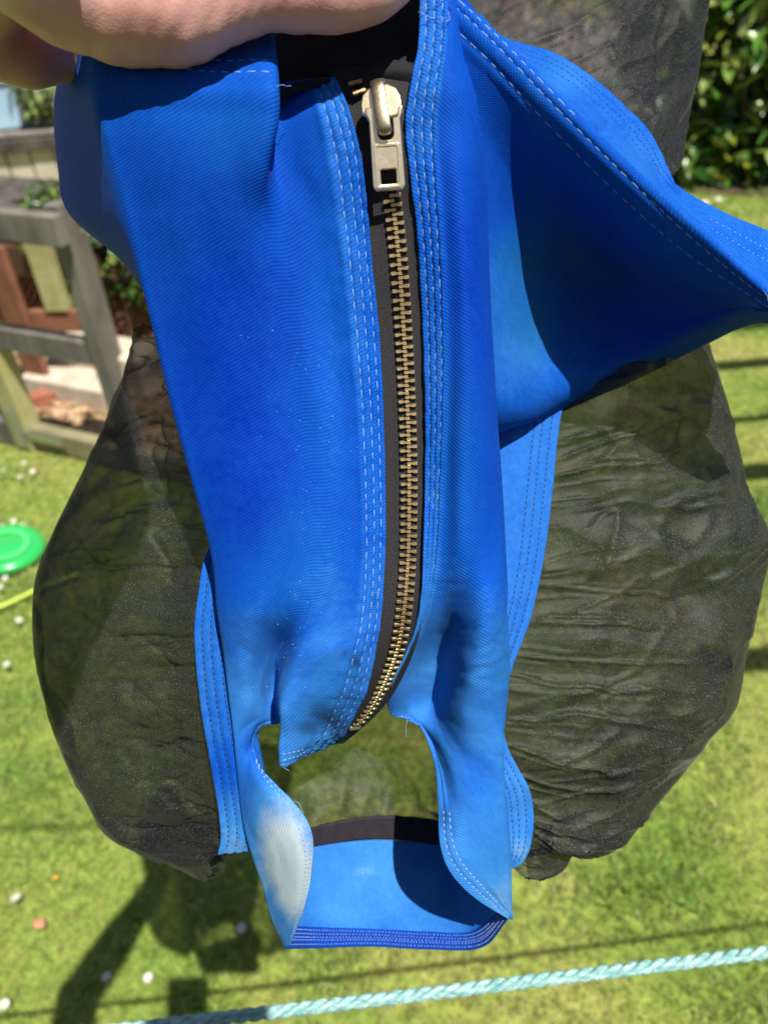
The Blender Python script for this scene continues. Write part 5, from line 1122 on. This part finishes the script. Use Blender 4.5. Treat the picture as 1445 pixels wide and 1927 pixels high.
# the photographer, standing behind the camera
sh_r = np.array([0.20, -0.25, 1.38]); el_r = np.array([0.27, -0.10, 1.14]); ha_r = CAM + RT * 0.062 - UP * 0.115 - F * 0.012
neck = np.array([0.02, -0.27, 1.44]); head = np.array([0.02, -0.235, 1.585])
hip = np.array([0.02, -0.33, 0.88])
torso = [[(sh_l + [0.03, 0, -.02], 6.2), (neck + [0, -.02, -.05], 7.5), (sh_r + [-.03, 0, -.02], 6.2)], [(neck + [-.07, -.02, -.10], 10), (hip + [-.06, 0, .28], 10.5), (hip + [-.07, 0, .03], 11.5)], [(neck + [.07, -.02, -.10], 10), (hip + [.06, 0, .28], 10.5), (hip + [.07, 0, .03], 11.5)]]
legs = [[(hip + [s_ * .085, 0, 0], 10.5), (hip + [s_ * .10, .02, -.22], 8.6), (hip + [s_ * .10, .03, -.42], 6.2), (hip + [s_ * .105, .0, -.58], 5.8), (hip + [s_ * .11, -.01, -.80], 4.2)] for s_ in (-1, 1)]
feet = [[(hip + [s_ * .11, -.02, -.83], 4.4), (hip + [s_ * .115, .10, -.845], 3.6), (hip + [s_ * .12, .17, -.85], 2.9)] for s_ in (-1, 1)]
heads = [[(neck + [0, -.02, -.03], 5.6), (neck + [0, .005, .05], 5.4)], [(head + [0, .015, -.075], 5.6), (head, 7.6), (head + [0, -.015, .04], 8.2)], [(head + [0, .085, -.015], 1.3), (head + [0, .10, -.035], 1.5)], [(head + [-.078, 0, 0], 1.6), (head + [-.08, -.005, -.03], 1.3)], [(head + [.078, 0, 0], 1.6), (head + [.08, -.005, -.03], 1.3)]]
arm_r = [[(sh_r, 5.2), (el_r, 4.2), (el_r * .4 + (ha_r + [.02, -.04, -.05]) * .6, 3.4), (ha_r + [.02, -.04, -.05], 2.6), (ha_r + [.012, -.025, -.02], 2.4)]]
for k in range(4): arm_r.append([(ha_r + [.012, -.025, -.02], 1.6), (ha_r + RT * .008 + UP * (.012 * k - .01) - F * .006, .95), (ha_r - RT * .004 + UP * (.012 * k - .008) + F * .010, .85), (ha_r - RT * .022 + UP * (.012 * k - .006) + F * .012, .7)])
arm_r.append([(ha_r + [.012, -.025, -.02], 1.7), (ha_r - RT * .01 - UP * .01 - F * .018, 1.1), (ha_r - RT * .04 + UP * .004 - F * .016, .9)])
me_arm = grow(chains, 0.0016, 12, 'arm'); me_body = grow(torso + legs + feet + heads + arm_r, 0.006, 6, 'body')
bmj = bmesh.new(); bmj.from_mesh(me_arm); bmj.from_mesh(me_body); me2 = bpy.data.meshes.new('person'); bmj.to_mesh(me2); bmj.free()
A = np.zeros(len(me2.vertices) * 3); me2.vertices.foreach_get('co', A); A = A.reshape(-1, 3)
N_ = np.zeros(len(me2.vertices) * 3); me2.vertices.foreach_get('normal', N_); N_ = N_.reshape(-1, 3)
# flexion creases across the thumb joint and the ball of the thumb
v_ = A - CAM; dd = v_ @ F; qx = (v_ @ RT) / dd * FPX + CX; qy = CY - (v_ @ UP) / dd * FPX
front = sstep(0.262, 0.248, dd)
disp = np.zeros(len(A))
for (cx_, sl_, wd_, am) in ((462, .45, 7, .045), (485, .5, 5, .03), (440, .4, 5, .03), (398, .35, 6, .03), (350, .5, 9, .03), (300, .3, 8, .028), (260, .3, 10, .03), (595, .6, 6, .022), (612, .6, 4, .016), (520, .5, 4, .018), (185, .2, 9, .03), (540, .2, 5, .012), (660, .3, 7, .012)):
    lx = cx_ - sl_ * (qy - 40) + 6 * fbm(qy / 90, qx * 0, int(cx_), 2); wd_ = wd_ * 1.5
    disp -= 1.4 * am * np.exp(-((qx - lx) / wd_) ** 2) * (0.4 + vnoise(qy / 60, qx * 0 + cx_, 3))
disp += 0.010 * fbm(qx / 30, qy / 90, 8, 2)
A = A + N_ * (disp * front / 100)[:, None]
pbase = np.array(wrist)
me2.vertices.foreach_set('co', (A - pbase).ravel()); me2.update(); me2.name = 'person'
me2.polygons.foreach_set('use_smooth', np.ones(len(me2.polygons), bool)); me2.materials.clear(); me2.materials.append(skin_mat())
person = bpy.data.objects.new('person', me2); col.objects.link(person); person.location = tuple(pbase)
tag(person, 'bare left hand and forearm, thumb pressed across the top of the blue mask', 'person')
fabric_t = noise_mat('dark_green_jersey', (0.02, 0.03, 0.028), (0.035, 0.05, 0.045), 30, 0.9, 4, 0.3, 400, 0.1, 0.001); denim = noise_mat('dark_denim', (0.015, 0.02, 0.04), (0.04, 0.05, 0.08), 60, 0.9, 5, 0.4, 500, 0.1, 0.001)
hairm = noise_mat('brown_hair', (0.02, 0.012, 0.007), (0.06, 0.035, 0.02), 40, 0.5, 4, 0.6, 200, 0.4, 0.003, stretch=(1, 1, .1)); shoem = plain('black_boot', (0.015, 0.015, 0.015), 0.5)
sleeves = [[(sh_l + [.02, 0, 0], 6.4), (sh_l * .55 + ELB * .45, 5.8)], [(sh_r + [-.02, 0, 0], 6.4), (sh_r * .5 + el_r * .5, 5.6)]]
def wear(name, chs, mat, voxel, g):
    m_ = grow(chs, voxel, 5, name, g); B = np.zeros(len(m_.vertices) * 3); m_.vertices.foreach_get('co', B); m_.vertices.foreach_set('co', (B.reshape(-1, 3) - pbase).ravel()); m_.update()
    m_.polygons.foreach_set('use_smooth', np.ones(len(m_.polygons), bool)); m_.materials.clear(); m_.materials.append(mat); o = bpy.data.objects.new(name, m_); col.objects.link(o); o.parent = person; return o
wear('shirt', torso + sleeves, fabric_t, 0.006, 1.10); wear('trousers', legs + [[(hip + [-.07, 0, .04], 11.8), (hip + [.07, 0, .04], 11.8)]], denim, 0.006, 1.12); wear('boots', feet, shoem, 0.005, 1.15)
wear('hair', [[(head + [0, -.035, .055], 8.0), (head + [0, -.05, -.02], 7.6), (head + [0, -.05, -.09], 5.5)]], hairm, 0.005, 1.06)
# thumbnail
tn0 = cpt(690, -30, 23.75) + UP * 0.0095 - F * 0.003; vs = []; fs = []
for i in range(7):
    for j in range(6):
        a = (i - 3) / 3 * 0.9; u_ = (j / 5 - 0.5) * 1.3
        vs.append(tn0 + (RT * u_ + (UP * math.cos(a) * .95 - F * math.sin(a) * .72)) / 100 - UP * 0.009)
for i in range(6):
    for j in range(5): fs.append((i * 6 + j, i * 6 + j + 1, i * 6 + j + 7, i * 6 + j + 6))
o = add('thumbnail', vs, fs, plain('nail', (0.72, 0.45, 0.38), 0.25), person); o.modifiers.new('t', 'SOLIDIFY').thickness = 0.0006

# ---- the phone taking the picture (its shadow lies on the grass)
ph = empty('phone', CAM - F * 0.012, 'black smartphone whose upright rectangular shadow falls on the grass', 'phone')
oc = CAM - F * 0.0105 + RT * 0.020 - UP * 0.058
pts = rrect(-3.6, 3.6, -7.4, 7.4, 1.0, 6)
frame_obj('phone_body', [pts], 0.3, 0.08, plain('black_glass', (0.01, 0.01, 0.012), 0.15), oc, RT, UP, F, ph)
